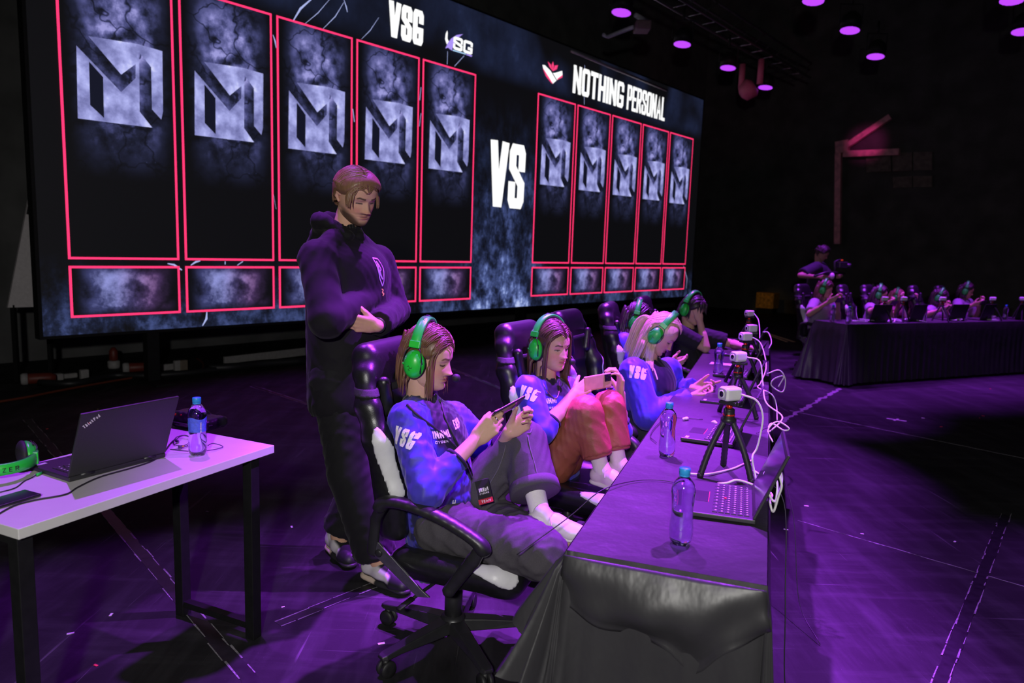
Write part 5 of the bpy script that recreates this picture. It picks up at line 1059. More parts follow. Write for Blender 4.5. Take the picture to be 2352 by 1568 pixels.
    if 'hair' in S:
        v, f = make_hair(hv*hs, info, RM, hp, S['hair'], S.get('seed', 1), [(J['shR'], .075), (J['shL'], .075), (nb-UP*.06, (.13, .13, .10)), (mid-UP*.13, (.135, .135, .16))]); hcol = S['hair']['color']; c0, c1 = np.array(hcol[0]), np.array(hcol[1]); rr = np.random.RandomState(2); tt = np.clip((v-hp)@RM[:, 2]/.12, -1, 1)[:, None]*.5+.5
        vf_obj('hair', (v, f), M_hairm, root, c0*(1-tt)+c1*tt)
    return root

# ---- headsets
M_grn = mat('green_headset_plastic', (.02, .62, .05), .35, var=.03, spec=.5, coat=.2); M_cus = mat('black_ear_cushion', (.014, .014, .016), .7, bump=.1)
def headset_proto(mic='L', brand=True):
    root = empty('headset'); N = 26; ring_o = []; pts = []
    for i in range(N+1):
        a = math.radians(-8)+i/N*math.radians(196); pts.append(V3(.101*math.cos(a), 0, .012+.128*math.sin(a)))
    band = [[p+nrm(V3(p[0], 0, p[2]*.6))*o+V3(0, y, 0) for o, y in ((.0, -.019), (.008, -.017), (.010, 0), (.008, .017), (.0, .019))] for p in pts[3:-3]]
    mb = MB(); mb.loft(band); bd_ = mb.build('headband', M_grn, root)
    mb = MB(); mb.loft([[p+nrm(V3(p[0], 0, p[2]*.6))*o+V3(0, y, 0) for o, y in ((-.012, -.014), (.0005, -.0185), (.0005, .0185), (-.012, .014))] for p in pts[5:-5]]); mb.build('band_padding', M_cus, root)
    if brand:
        n1 = V3(0, 0, 1); mb = MB(); flat_text(mb, 'RAZER', V3(-.04, -.007, .1515), V3(1, 0, 0), V3(0, 1, 0), .014, .08, .002, gap=.008)
        mb.v = [(x, y, z-(x*x)*5.3-(y*y)*4+.0016) for x, y, z in mb.v]; mb.build('band_lettering', M_cus, bd_, smooth=False)
    for s in (-1, 1):
        mb = MB(); p = pts[4 if s > 0 else -5]; tz = nrm(pts[4]-pts[3]) if s > 0 else nrm(pts[-5]-pts[-4]); xx = V3(s, 0, 0); mb.box(p-tz*.004+xx*.004, (.017, .041, .026), np.array([np.cross(V3(0, 1, 0), tz), V3(0, 1, 0), tz]).T); mb.build('band_end', M_grn, root, smooth=False, bevel=.003)
        mb = MB()
        for y in (-.012, .012): mb.tube(spline([p-tz*.01+V3(0, y, 0), V3(s*.108, y*2.3, .030), V3(s*.104, y*3.1, -.01)], 5), .0018, 6)
        mb.build('wire_yoke', M_pla, root)
        cup = blob([Ell((s*.092, 0, -.018), (.026, .036, .049)), Ell((s*.086, 0, -.018), (.016, .041, .053))], .004, .006); cu = obj('ear_cup', cup, M_grn, root)
        obj('ear_cushion', blob([Ell((s*.075, 0, -.018), (.019, .043, .055))], .005, .004), M_cus, root)
        mb = MB(); L_ = [(-.006, .008), (-.002, .0), (-.008, .0), (-.002, -.008), (0, -.002), (.002, -.008), (.008, 0), (.002, 0), (.006, .008), (0, .003)]
        for k in (0, 1, 2): a = k*2.1; mb.tube([V3(s*.1178, -.004+.001*math.cos(a), -.028+.001*math.sin(a)), V3(s*.1172, -.004+.0085*math.cos(a), -.028+.0085*math.sin(a)), V3(s*.1166, -.004+.010*math.cos(a+.7), -.028+.010*math.sin(a+.7))], .0011, 5)
        mb.build('cup_emblem', M_pla, cu)
        mb = MB(); mb.tube([V3(s*.101, .031, .01), V3(s*.102, .033, -.045)], .0026, 6); mb.build('cup_strut', M_pla, cu)
        mb = MB(); mb.lathe([(.004, 0), (.004, .004), (.003, .005)], (s*.1, -.034, -.018), (s*.4, -.9, 0), 8); mb.build('pivot', M_grn, cu)
    if mic:
        s = -1 if mic == 'L' else 1; mb = MB(); mb.tube(spline([(s*.10, .03, -.03), (s*.098, .06, -.055), (s*.075, .10, -.068), (s*.042, .122, -.068)], 6), .0022, 7); mb.build('mic_boom', M_pla, root); obj('mic_foam', blob([Ell((s*.034, .127, -.067), (.017, .016, .016))], .003, 0), M_cus, root)
    return root
hs0 = headset_proto(); hs_far = None
HSN = [0]
def wear(RM, pos, label, off=(0, -.012, .0), tilt=0, mic=True):
    o = hs0 if HSN[0] == 0 else copy_tree(hs0); HSN[0] += 1
    R = Matrix([[RM[i][j] for j in range(3)] for i in range(3)]) @ Matrix.Rotation(math.radians(tilt), 3, 'X'); o.rotation_euler = R.to_euler(); o.location = tuple(np.asarray(pos)+RM@V3(*off)); tag(o, label, 'headset', 'green headsets')
    if not mic:
        for c in list(o.children):
            if c.name.startswith('mic_'): bpy.data.objects.remove(c)
    return o
def jp(hub, a, b, w): return atplane(a, b, hub+RGT*w, RGT)
def jl(hub, f, w, z): return hub+FWD*f+RGT*w+UP*z
def arm_mask(V, J):
    d = np.minimum.reduce([seg_d(V, J['sh'+s], J['el'+s])[0]-.004 for s in 'RL']+[seg_d(V, J['el'+s], J['wr'+s])[0]-.004 for s in 'RL']); t = seg_d(V, J['pel'], (J['shR']+J['shL'])/2-UP*.05)[0]-.055; return sstep(t-d, -.01, .012)
BLUE = np.array([.052, .042, .43]); NAVY = np.array([.012, .012, .035])
def jersey_color(V, J, S):
    am = arm_mask(V, J); nb = J['neck']; fr = S['fwd']; mid = (J['shR']+J['shL'])/2; d = np.linalg.norm((V-(nb+fr*.05-UP*.03))*V3(1, 1, .8), axis=1)
    yoke = sstep(-d, -.205, -.165)*(1-am); front = sstep((V-mid)@fr, .0, .05)
    nz = np.array([noise.noise(Vector(p*26)) for p in V]); nz2 = np.array([noise.noise(Vector(p*60+3)) for p in V]); low = sstep(-(V-nb)[:, 2], .13, .24)
    spots = np.clip(sstep(nz, .10, .2)*low+sstep(nz2, .28, .34)*.8*low, 0, 1)*(1-am); m = np.clip(np.maximum(yoke, spots*.92), 0, 1)[:, None]
    return BLUE*(1-m)+NAVY*m

# ------------------------------------------------------------------ the near players
M_print = mat('white_print', (.78, .74, .78), .6, var=.04); M_phone = mat('phone_black', (.02, .02, .022), .25)
def printed(root, name, S, key, text, hit, xdir, updir, h, w, t, m=M_print, slant=0, gap=None):
    """a print on cloth, laid on the surface around the point where the sight line meets it"""
    tree = bvh(S[key]); v = ray(*hit); r = tree.ray_cast(Vector(CP), Vector(nrm(v)))
    if r[0] is None: return None
    o = np.array(r[0]); x = nrm(xdir); y = np.asarray(updir, float); y = nrm(y-x*np.dot(x, y)); sv, sf = strokes(text, h, w, t, slant, gap, step=.006)
    # split each stroke across its width as well
    V = []; F = []
    for q_ in sf:
        a, b, c, d = [np.array(sv[i]) for i in q_]; k = len(V); V += [a, (a+b)/2, b, d, (c+d)/2, c]; F += [(k, k+1, k+4, k+3), (k+1, k+2, k+5, k+4)]
    V = [(p[0]-w/2, p[1]-h/2) for p in V]; V, F = on_surface(tree, V, F, o, x, y); 
    if F: return par(obj(name, (V, F), m, None, smooth=False), root)
def phone(label, c, xa, ya, m=M_phone, cams=False, L=.155, W_=.075):
    """xa along the long side, ya along the short side; the screen faces xa x ya"""
    o = empty('phone', c, 0, label, 'phone', 'phones'); xa = nrm(xa); ya = nrm(np.asarray(ya, float)-xa*np.dot(xa, ya)); za = np.cross(xa, ya); R = np.array([xa, ya, za]).T
    obj_ = obj('case', blob([RBox((0, 0, 0), (L/2, W_/2, .0048), .0045)], .003, 0), m, o); mb = MB(); mb.box((0, 0, .0046), (L-.008, W_-.008, .0008)); mb.build('screen', M_scrn, o, smooth=False)
    if cams:
        obj('camera_island', blob([RBox((L/2-.022, -W_/2+.022, -.0055), (.018, .018, .0025), .002)], .0022, 0), M_phone, o)
        for (x, y) in ((.03, W_-.03), (.03, W_-.014), (.015, W_-.022)): mb = MB(); mb.lathe([(.0068, 0), (.0068, .002), (.0055, .0022)], (L/2-x, W_/2-y, -.0078), (0, 0, -1), 16); mb.build('lens', M_len, o)
    o.rotation_euler = Matrix([list(r) for r in R]).to_euler(); return o
# -- player one: striped light, grey wide jeans, one knee up
h = HUB[1]; RM = look(rot(FWD, UP, 6), 10, 0)
J1 = dict(pel=jl(h, -.06, 0, .515), hipR=jl(h, -.02, .09, .505), hipL=jl(h, -.02, -.09, .515), knR=jl(h, .385, .15, .50), anR=jl(h, .16, -.08, .475), toeR=jl(h, .22, -.14, .45), knL=jp(h, 1203, 1018, -.19), anL=jp(h, 1243, 1190, -.02), toeL=jp(h, 1296, 1238, -.02),
          shR=jl(h, -.125, .16, .91), shL=jl(h, -.085, -.155, .85), elR=jp(h, 980, 1128, .25), elL=jl(h, .06, -.24, .68), wrR=jp(h, 1092, 1010, .085), wrL=jl(h, .165, -.105, .835), neck=jl(h, -.155, 0, .957), head=jl(h, -.125, 0, 1.103))
dph = jp(h, 1163, 938, -.015); dR = nrm(jp(h, 1140, 968, .05)-J1['wrR'])
HAIR1 = dict(color=((.17, .085, .04), (.13, .06, .03)), cap=dict(front=.185, side=.13, back=.03, thick=.011), locks=[('part', 260, dict(y0=.075, y1=-.075, L=.05, r=.0045, back=.05, gather=.35, th=78)), ('part', 36, dict(y0=.09, y1=.066, L=.155, r=.0042, back=.0, gather=.48, th=84, stiff=.6)), ('side', 10, dict(a0=1.0, a1=1.35, z=.02, L=.15, r=.003, fwd=.1, stiff=.6)), ('back', 60, dict(L=.13, r=.006, stiff=.6))])
S1 = dict(base=h, fwd=FWD, head=RM, seed=11, lips=(.5, .15, .13), brow=(.12, .065, .04), hair=HAIR1, top=dict(color=jersey_color, arm=(.064, .062, .046), sleeve=.62, cuff=(.012, .012, .03), fold=.0048, hem=.16, torso=(.125, .118), h=.0075),
          legs=dict(color=(.07, .064, .074), mat=M_den, r=(.093, .088, .092), len=dict(R=1.15, L=.66), fold=.0065, h=.008), shoes=dict(L=dict(sock=(.78, .74, .76), sockh=.42)),
          handR=((dR, nrm(-RGT*.8+FWD*.35+UP*.45)), dict(curl=(38, 42, 46, 50), thumb=(.8, .25, .5), tcurl=8)), handL=((nrm(FWD*.75+UP*.62-RGT*.05), nrm(RGT*.8+FWD*.2+UP*.5)), dict(curl=(40, 44, 48, 52), thumb=(.8, .25, .5), tcurl=8)))
p1 = person('person', 'seated player in blue jersey and grey jeans with one knee up, nearest the camera', J1, S1)
wear(RM, J1['head'], 'green headset on the player nearest the camera', (0, -.022, .006), 4)
phone('black phone held by the player nearest the camera', dph, nrm(-RGT*.85+FWD*.45+UP*.28), nrm(FWD*.62+UP*.62+RGT*.2))
aR = nrm(J1['elR']-J1['shR'])
printed(p1, 'sleeve_print', S1, '_top', 'VSG', (928, 1005), nrm(FWD*.93+RGT*.25-UP*.12), -aR, .062, .082, .0105, gap=.006)
printed(p1, 'chest_print', S1, '_top', 'INNMI', (1016, 997), nrm(FWD*.45-RGT*.8-UP*.05), UP, .026, .075, .0055, slant=-.2, gap=.003); printed(p1, 'chest_print', S1, '_top', 'CYBERS', (1018, 1014), nrm(FWD*.45-RGT*.8-UP*.05), UP, .009, .07, .0018, gap=.003); printed(p1, 'chest_print', S1, '_top', 'ESP', (1048, 972), nrm(FWD*.4-RGT*.85), UP, .032, .045, .006, gap=.003)
for a, b, t_ in ((1043, 1150, 'u'), (1068, 1160, 'm'), (1086, 1182, 'r')): printed(p1, 'hem_print', S1, '_top', t_, (a, b), nrm(FWD*.7-RGT*.6-UP*.2), nrm(UP+FWD*.2), .018, .013, .004)
# lanyard and badge
tree = bvh(S1['_top'])
def on_top(a, b, tree=tree, off=.003):
    r = tree.ray_cast(Vector(CP), Vector(nrm(ray(a, b)))); return np.array(r[0])+np.array(r[1])*off if r[0] is not None else None
badge = empty('lanyard_badge', jl(h, .10, .05, .63), 0, 'black team badge on a lanyard round the nearest player\'s neck', 'badge'); P = [p for p in (on_top(*q_) for q_ in ((918, 915), (935, 930), (960, 955), (1000, 985), (1030, 1010), (1052, 1035), (1072, 1075), (1082, 1100))) if p is not None]; mb = MB(); mb.tube(spline(P, 4), .0045, 6); par(mb.build('strap', mat('lanyard_ribbon', (.02, .02, .03), .7)), badge)
P = [p for p in (on_top(*q_) for q_ in ((1012, 925), (1022, 960), (1040, 1000), (1060, 1040), (1078, 1075), (1085, 1100))) if p is not None]; mb = MB(); mb.tube(spline(P, 4), .004, 6) if len(P) > 2 else None; par(mb.build('strap', mat('lanyard_ribbon', (0, 0, 0))), badge) if mb.v else None
bc = on_top(1093, 1130, off=.006)
if bc is None: bc = jl(h, .12, .03, .64)
bx = nrm(FWD*.62-RGT*.62+UP*.12); by = nrm(UP*.8-FWD*.5+RGT*.1); by = nrm(by-bx*np.dot(bx, by)); bz = np.cross(bx, by); Rb_ = np.array([bx, by, bz]).T
mb = MB(); mb.box(bc+bz*.006, (.056, .086, .002), Rb_); par(mb.build('card', M_pla, None, smooth=False, bevel=.001), badge); mb = MB(); mb.box(bc+bz*.0075-by*.034, (.056, .018, .0008), Rb_); par(mb.build('red_strip', mat('badge_red', (.5, .02, .04), .5), None, smooth=False), badge)
mb = MB(); flat_text(mb, 'TEAM', bc+bz*.0085-by*.0385-bx*.018, bx, by, .009, .036, .0018, gap=.0025); flat_text(mb, 'INNMI', bc+bz*.0085+by*.0-bx*.018, bx, by, .014, .036, .003, gap=.002); flat_text(mb, 'CYBERS', bc+bz*.0085-by*.009-bx*.018, bx, by, .006, .036, .0012, gap=.0015); par(mb.build('lettering', M_print, None, smooth=False), badge)['kind'] = 'stuff'
an_, kn_ = J1['anL'], J1['knL']; c = kn_+(an_-kn_)*.655; mb = MB(); mb.lathe([(.086, -.03), (.0945, -.028), (.096, .008), (.088, .012)], c, nrm(an_-kn_), 36, lobes=lambda a, z: .02*math.sin(5*a)); par(obj('trouser_hem', (mb.v, mb.f), M_den, None, col=np.tile((.08, .074, .084), (len(mb.v), 1))), p1)
tl_ = bvh(S1['_legs'])
for sm in ([(1165, 985), (1160, 1030), (1145, 1075), (1120, 1120), (1105, 1165)], [(1212, 1000), (1218, 1030), (1228, 1065), (1236, 1100)], [(1190, 985), (1215, 995), (1222, 985)], [(1120, 1335), (1160, 1340), (1200, 1335)]):
    P = [p for p in (on_top(a, b, tl_, .0006) for a, b in sm) if p is not None]
    if len(P) > 2: mb = MB(); mb.tube(spline(P, 5), .0022, 6); par(obj('denim_seam', (mb.v, mb.f), M_den, None, col=np.tile((.13, .12, .14), (len(mb.v), 1))), p1)
# ring on the right hand
kn = J1['wrR']+dR*.105; ring_o = MB(); ring_o.lathe([(.0095, -.002), (.0105, -.001), (.0105, .001), (.0095, .002)], kn+np.cross(dR, nrm(-RGT*.8+FWD*.35+UP*.45))*.012, dR, 16)
par(ring_o.build('finger_ring', mat('silver_ring', (.7, .68, .68), .25, metal=1)), p1)

# -- player two: rust trousers, both knees up
h = HUB[2]; RM = look(nrm(V3(.66, -.75, 0)), 5, 0)
J2 = dict(pel=jl(h, -.09, 0, .515), hipR=jl(h, -.06, .09, .51), hipL=jl(h, -.06, -.09, .51), knR=jp(h, 1345, 948, .12), knL=jp(h, 1398, 935, -.05), anR=jl(h, .185, .14, .535), anL=jl(h, .235, .0, .535), toeR=jl(h, .30, .19, .455), toeL=jl(h, .35, .03, .455),
          shR=jp(h, 1212, 893, .165), shL=jp(h, 1300, 893, -.165), elR=jp(h, 1246, 992, .25), elL=jp(h, 1425, 990, -.20), wrR=jp(h, 1318, 905, .07), wrL=jp(h, 1425, 905, -.12), neck=jp(h, 1254, 872, 0), head=jp(h, 1268, 796, 0))
HAIR2 = dict(color=((.10, .045, .03), (.08, .036, .025)), cap=dict(front=.185, side=.13, back=.03, thick=.011), locks=[('part', 220, dict(y0=.078, y1=-.075, L=.06, r=.0048, back=.04, gather=.3, th=80)), ('part', 36, dict(y0=.092, y1=.07, L=.17, r=.0046, back=.0, gather=.42, th=86, stiff=.6)), ('back', 30, dict(L=.2, r=.009, stiff=.6)), ('side', 12, dict(a0=1.2, a1=1.7, z=-.02, L=.26, r=.008, s=-1, stiff=.55))])
ph2 = jp(h, 1373, 877, .0); S2 = dict(base=h, fwd=FWD, head=RM, seed=23, lips=(.46, .19, .17), brow=(.045, .025, .02), eye=.7, hair=HAIR2, top=dict(color=jersey_color, arm=(.066, .058, .044), sleeve=.3, cuff=(.012, .012, .03), fold=.0042, torso=(.112, .115)),
          legs=dict(color=(.30, .085, .045), mat=M_nyl, r=(.092, .078, .072), len=.74, fold=.006, wl=(.04, .12), h=.0075), shoes=dict(R=dict(sock=(.74, .66, .62), sockh=.3, colors=((.72, .58, .62), (.75, .68, .68), (.75, .7, .72))), L=dict(sock=(.74, .66, .62), sockh=.3, colors=((.72, .58, .62), (.75, .68, .68), (.75, .7, .72)))),
          handR=((nrm(ph2-J2['wrR']-UP*.01-FWD*.03), nrm(-RGT*.85+FWD*.3+UP*.1)), dict(curl=(20, 40, 55, 58), thumb=(.7, .5, .3), tcurl=5)), handL=((nrm(UP*.93-FWD*.05+RGT*.1), nrm(-FWD*.75+RGT*.45+UP*.1)), dict(curl=(48, 44, 40, 36), thumb=(.75, .5, .35), tcurl=12)))
p2 = person('person', 'seated player in blue jersey and rust trousers with both knees drawn up', J2, S2)
for s in 'RL':
    an, kn = J2['an'+s], J2['kn'+s]; c = kn+(an-kn)*.75; mb = MB(); mb.lathe([(.062, -.012), (.067, -.008), (.067, .006), (.06, .01)], c, nrm(an-kn), 28, lobes=lambda a, z: .03*math.sin(14*a)); par(obj('trouser_cuff', (mb.v, mb.f), M_nyl, None, col=np.tile((.30, .085, .05), (len(mb.v), 1))), p2)
wear(RM, J2['head'], 'green headset on the player in rust trousers', (0, -.022, .006), 4)
phone('rose gold phone with three lenses held by the player in rust trousers', ph2, nrm(FWD*.97-RGT*.15+UP*.1), nrm(UP*.95-RGT*.25), mat('rose_phone_case', (.62, .34, .27), .35), True) if False else None
xa = nrm(aty(1402, 872, 3.42)-aty(1346, 882, 3.36)); phone('rose gold phone with three lenses held by the player in rust trousers', ph2+UP*.0, xa, -UP, mat('rose_phone_case', (.62, .34, .27), .35), True, .15, .072)
aR = nrm(J2['elR']-J2['shR']); printed(p2, 'sleeve_print', S2, '_top', 'VSG', (1213, 903), nrm(FWD*.93+RGT*.25-UP*.1), -aR, .06, .078, .0105, gap=.006); printed(p2, 'chest_print', S2, '_top', 'INNMI', (1264, 920), nrm(FWD*.6-RGT*.7), UP, .024, .07, .005, slant=-.15, gap=.003); printed(p2, 'chest_print', S2, '_top', 'CYBERS', (1266, 936), nrm(FWD*.6-RGT*.7), UP, .009, .065, .0018, gap=.003)
tree2 = bvh(S2['_top']); P = [p for p in (on_top(a, b, tree2) for a, b in ((1243, 868), (1250, 890), (1262, 905), (1275, 915), (1282, 905), (1284, 885), (1284, 868))) if p is not None]
if len(P) > 3: mb = MB(); mb.tube(spline(P, 5), .0022, 6); tag(mb.build('necklace', mat('thin_gold_chain', (.6, .5, .4), .3, metal=1)), 'thin chain round the neck of the player in rust trousers', 'necklace')

# -- player three: long blonde hair, leaning on the table
h = HUB[3]; RM = look(nrm(FWD+RGT*.02), 36, 0)
J3 = dict(pel=jl(h, .03, 0, .525), hipR=jl(h, .06, .09, .51), hipL=jl(h, .06, -.09, .51), knR=jl(h, .44, .12, .50), knL=jl(h, .44, -.12, .50), anR=jl(h, .40, .12, .09), anL=jl(h, .40, -.12, .09), toeR=jl(h, .53, .12, .01), toeL=jl(h, .53, -.12, .01),
          shR=jp(h, 1455, 852, .175), shL=jp(h, 1535, 850, -.17), elR=jp(h, 1487, 955, .24), elL=jp(h, 1545, 900, -.25), wrR=jp(h, 1585, 912, .10), wrL=jp(h, 1592, 892, -.09), neck=jp(h, 1490, 826, 0), head=jp(h, 1517, 768, 0))
HAIR3 = dict(color=((.62, .44, .30), (.66, .46, .34)), cap=dict(front=.19, side=.135, back=.02, thick=.012), locks=[('part', 220, dict(y0=.085, y1=-.07, L=.24, r=.0058, back=.10, gather=.5, th=72, stiff=.62, n=16, pull=-UP-FWD*.35)), ('back', 120, dict(L=.24, r=.006, stiff=.6, n=16, pull=-UP-FWD*.35)), ('side', 16, dict(a0=1.3, a1=1.9, z=-.03, L=.26, r=.009, stiff=.6, n=16))])
S3 = dict(base=h, fwd=FWD, head=RM, seed=31, lips=(.42, .14, .13), brow=(.25, .15, .09), hair=HAIR3, top=dict(color=jersey_color, arm=(.080, .078, .062), sleeve=.97, fold=.0055, wl=(.04, .11), torso=(.125, .128)), legs=dict(color=(.03, .03, .04), mat=M_cot, r=(.09, .075, .06), len=.95), shoes=dict(R=dict(), L=dict()),
          handR=((nrm(FWD*.95+UP*.1-RGT*.2), nrm(-RGT*.6+UP*.55+FWD*.2)), dict(curl=(42, 48, 52, 55), thumb=(.85, .35, .3), tcurl=5)), handL=((nrm(FWD*.9+UP*.2+RGT*.2), nrm(RGT*.7+UP*.5)), dict(curl=(12, 40, 48, 52), thumb=(.8, .4, .3), tcurl=5)))
p3 = person('person', 'blonde long-haired player in blue jersey leaning over the table with a phone', J3, S3); wear(RM, J3['head'], 'green headset on the blonde player', (0, -.012, .01), 0, False)
phone('phone held over the table by the blonde player', J3['wrR']*.5+J3['wrL']*.5+FWD*.10+UP*.018, RGT, nrm(FWD*.7+UP*.6))
aR = nrm(J3['elR']-J3['shR']); printed(p3, 'sleeve_print', S3, '_top', 'VSG', (1464, 855), nrm(FWD*.97-UP*.05), -aR, .07, .092, .013, gap=.006)
for k in range(4): printed(p3, 'chest_print', S3, '_top', 'I', (1504+2*k, 850+6*k), nrm(FWD*.7-RGT*.6), UP, .022-.003*k, .012, .008)

# -- player four: dark hair, mostly hidden behind the blonde player
h = HUB[4]; RM = look(nrm(FWD-RGT*.15), 12, 0)
J4 = dict(pel=jl(h, -.08, 0, .515), hipR=jl(h, -.04, .09, .51), hipL=jl(h, -.04, -.09, .51), knR=jl(h, .36, .1, .50), knL=jl(h, .36, -.1, .50), anR=jl(h, .36, .1, .09), anL=jl(h, .36, -.1, .09), toeR=jl(h, .49, .1, .01), toeL=jl(h, .49, -.1, .01), shR=jl(h, -.16, .165, .90), shL=jl(h, -.14, -.165, .90), elR=jl(h, -.06, .24, .66), elL=jl(h, -.05, -.24, .66), wrR=jl(h, .13, .12, .74), wrL=jl(h, .13, -.10, .74), neck=jl(h, -.16, 0, .95), head=jp(h, 1463, 736, 0))
S4 = dict(base=h, fwd=FWD, head=RM, seed=41, hair=dict(color=((.03, .02, .02), (.035, .022, .022)), cap=dict(back=.02), locks=[('part', 80, dict(y0=.085, y1=-.07, L=.28, r=.010, stiff=.62)), ('back', 30, dict(L=.3, r=.011, stiff=.62))]), top=dict(color=jersey_color, arm=(.07, .062, .048), sleeve=.8), legs=dict(color=(.03, .03, .04), mat=M_cot, r=(.088, .072, .06), len=.95), shoes=dict(R=dict(), L=dict()),
          handR=((nrm(FWD*.9+UP*.3-RGT*.2), nrm(-RGT*.7+UP*.4)), dict()), handL=((nrm(FWD*.9+UP*.3+RGT*.2), nrm(RGT*.7+UP*.4)), dict()))
person('person', 'dark-haired player in blue jersey half hidden behind the blonde player', J4, S4); wear(RM, J4['head'], 'green headset on the half hidden dark-haired player', (0, -.012, .006), 2, False)

# -- player five: black T-shirt, hand at the face
h = HUB[5]; RM = look(nrm(V3(.66, -.75, 0)), 18, 4)
J5 = dict(pel=jl(h, -.02, 0, .525), hipR=jl(h, .02, .09, .52), hipL=jl(h, .02, -.09, .51), knR=jp(h, 1572, 806, .10), knL=jl(h, .38, -.1, .50), anR=jl(h, .24, .06, .50), anL=jl(h, .38, -.1, .09), toeR=jl(h, .36, .06, .44), toeL=jl(h, .5, -.1, .01), shR=jp(h, 1558, 765, .15), shL=jp(h, 1612, 772, -.2), elR=jp(h, 1620, 800, .13), elL=jl(h, .42, -.24, .79), wrR=jp(h, 1607, 735, .06), wrL=jl(h, .50, -.04, .80), neck=jp(h, 1583, 757, 0), head=jp(h, 1591, 712, 0))
S5 = dict(base=h, fwd=FWD, head=RM, seed=51, brow=(.02, .015, .015), hair=dict(color=((.022, .016, .016), (.03, .02, .02)), cap=dict(front=.175, side=.12, back=.03, thick=.013), locks=[('part', 60, dict(y0=.09, y1=-.07, L=.10, r=.009, stiff=.62, curl=.5)), ('sweep', 16, dict(y=.07, dx=.1, dy=.9, dz=.1, L=.09, r=.008, stiff=.55, curl=.6)), ('back', 20, dict(L=.15, r=.01, curl=.5))]), top=dict(name='tshirt', mat=M_cot, color=(.02, .018, .024), arm=(.075, .075, .08), sleeve=-.75, cuthem=True), legs=dict(color=(.02, .018, .024), mat=M_cot, r=(.095, .085, .07), len=.95), shoes=dict(L=dict()),
          handR=((nrm(J5['head']+RM@V3(.03, .075, .0)-J5['wrR']), nrm(-RM[:, 1]*.8-RM[:, 0]*.5)), dict(curl=(75, 78, 80, 80), thumb=(.8, .3, .4), tcurl=20)), handL=((nrm(FWD*.8+RGT*.4), nrm(-UP)), dict(curl=(20, 22, 24, 26))))
person('person', 'player in black T-shirt at the far table end resting forehead on a hand', J5, S5); wear(RM, J5['head'], 'green headset on the player in black T-shirt', (0, -.02, .01), 4, False)

# ------------------------------------------------------------------ the standing man
MF = nrm(V3(.80, -.60, 0)); MR = V3(MF[1], -MF[0], 0); MC = V3(-.64, 3.16, 0)
def jm(a, b, w): return atplane(a, b, MC+MR*w, MR)
def ml(f, w, z): return MC+MF*f+MR*w+UP*z
RM = look(nrm(V3(.74, -.67, 0)), 22, -4)
JM = dict(pel=ml(-.10, .03, .98), hipR=ml(-.08, .12, .93), hipL=ml(-.08, -.10, .93), knR=ml(.0, .10, .50), knL=ml(-.10, -.12, .50), anR=atz(868, 1288, .10), anL=atz(778, 1230, .10), toeR=atz(945, 1362, .01), toeL=atz(815, 1290, .01),
          shR=jm(728, 592, .195), shL=jm(868, 600, -.195), elR=jm(752, 735, .27), elL=jm(905, 712, -.24), wrR=jm(885, 672, -.10)-MF*.04, wrL=jm(866, 748, .06), neck=jm(789, 516, .02), head=jm(818, 452, 0))
JM['toeL'] = JM['anL']*V3(1, 1, 0)+nrm(V3(.55, -.8, 0))*.16+UP*.012; JM['toeR'] = JM['anR']*V3(1, 1, 0)+nrm(MF*V3(1, 1, 0))*.175+UP*.012
HAIRM = dict(under=False, color=((.20, .11, .055), (.24, .13, .07)), cap=dict(front=.182, side=.135, back=.05, thick=.018), locks=[('part', 240, dict(y0=.09, y1=-.07, L=.022, r=.005, back=.045, gather=.3, th=66, px=.008, stiff=.8)), ('part', 40, dict(y0=.098, y1=.076, L=.06, r=.005, back=-.008, gather=.36, th=76, px=.008, stiff=.75)), ('back', 60, dict(L=.045, r=.006))])
S_M = dict(base=MC, fwd=MF, head=RM, seed=61, sc=1.12, hs=1.03, male=True, skin=(.62, .36, .25), lips=(.42, .16, .14), brow=(.03, .017, .012), beard=(.055, .032, .02), eye=.35, hair=HAIRM,
           top=dict(name='hoodie', mat=M_cot, color=(.0065, .006, .0075), arm=(.070, .068, .05), sleeve=.9, fold=.005, wl=(.05, .14), torso=(.142, .145), hem=.16, collar=.058, h=.010), legs=dict(color=(.009, .009, .010), mat=M_cot, r=(.10, .09, .085), len=.93, fold=.008, wl=(.05, .15), h=.011),
           handL=((nrm(jm(820, 742, .13)-JM['wrL']), nrm(-MF*.7-MR*.2+UP*.3)), dict(curl=(18, 22, 25, 28), thumb=(.7, .5, .2), sc=1.1)), handR=((nrm(-MR*.8-MF*.5), nrm(-MF+MR)), dict(sc=1.0, curl=(25, 25, 25, 25))))
pm = person('person', 'standing bearded man in black hoodie with folded arms behind the nearest chair', JM, S_M)
v, f = blob([Cap(JM['neck']-MF*.075+UP*.01+MR*.07, JM['neck']-MF*.115-UP*.03, .045, .05), Cap(JM['neck']-MF*.075+UP*.01-MR*.07, JM['neck']-MF*.115-UP*.03, .045, .05), Cap(JM['neck']+MR*.075-MF*.03+UP*.01, JM['neck']+MF*.07+MR*.03-UP*.05, .032, .026), Cap(JM['neck']-MR*.075-MF*.03+UP*.01, JM['neck']+MF*.07-MR*.03-UP*.05, .032, .026), Cap(JM['neck']-MF*.10, JM['neck']-MF*.16-UP*.10, .06, .075, MF, .6)], .010, .03, folds(77, .005, (.05, .12))); par(obj('hood', (v, f), M_cot, None, col=np.tile((.0065, .006, .0075), (len(v), 1))), pm)
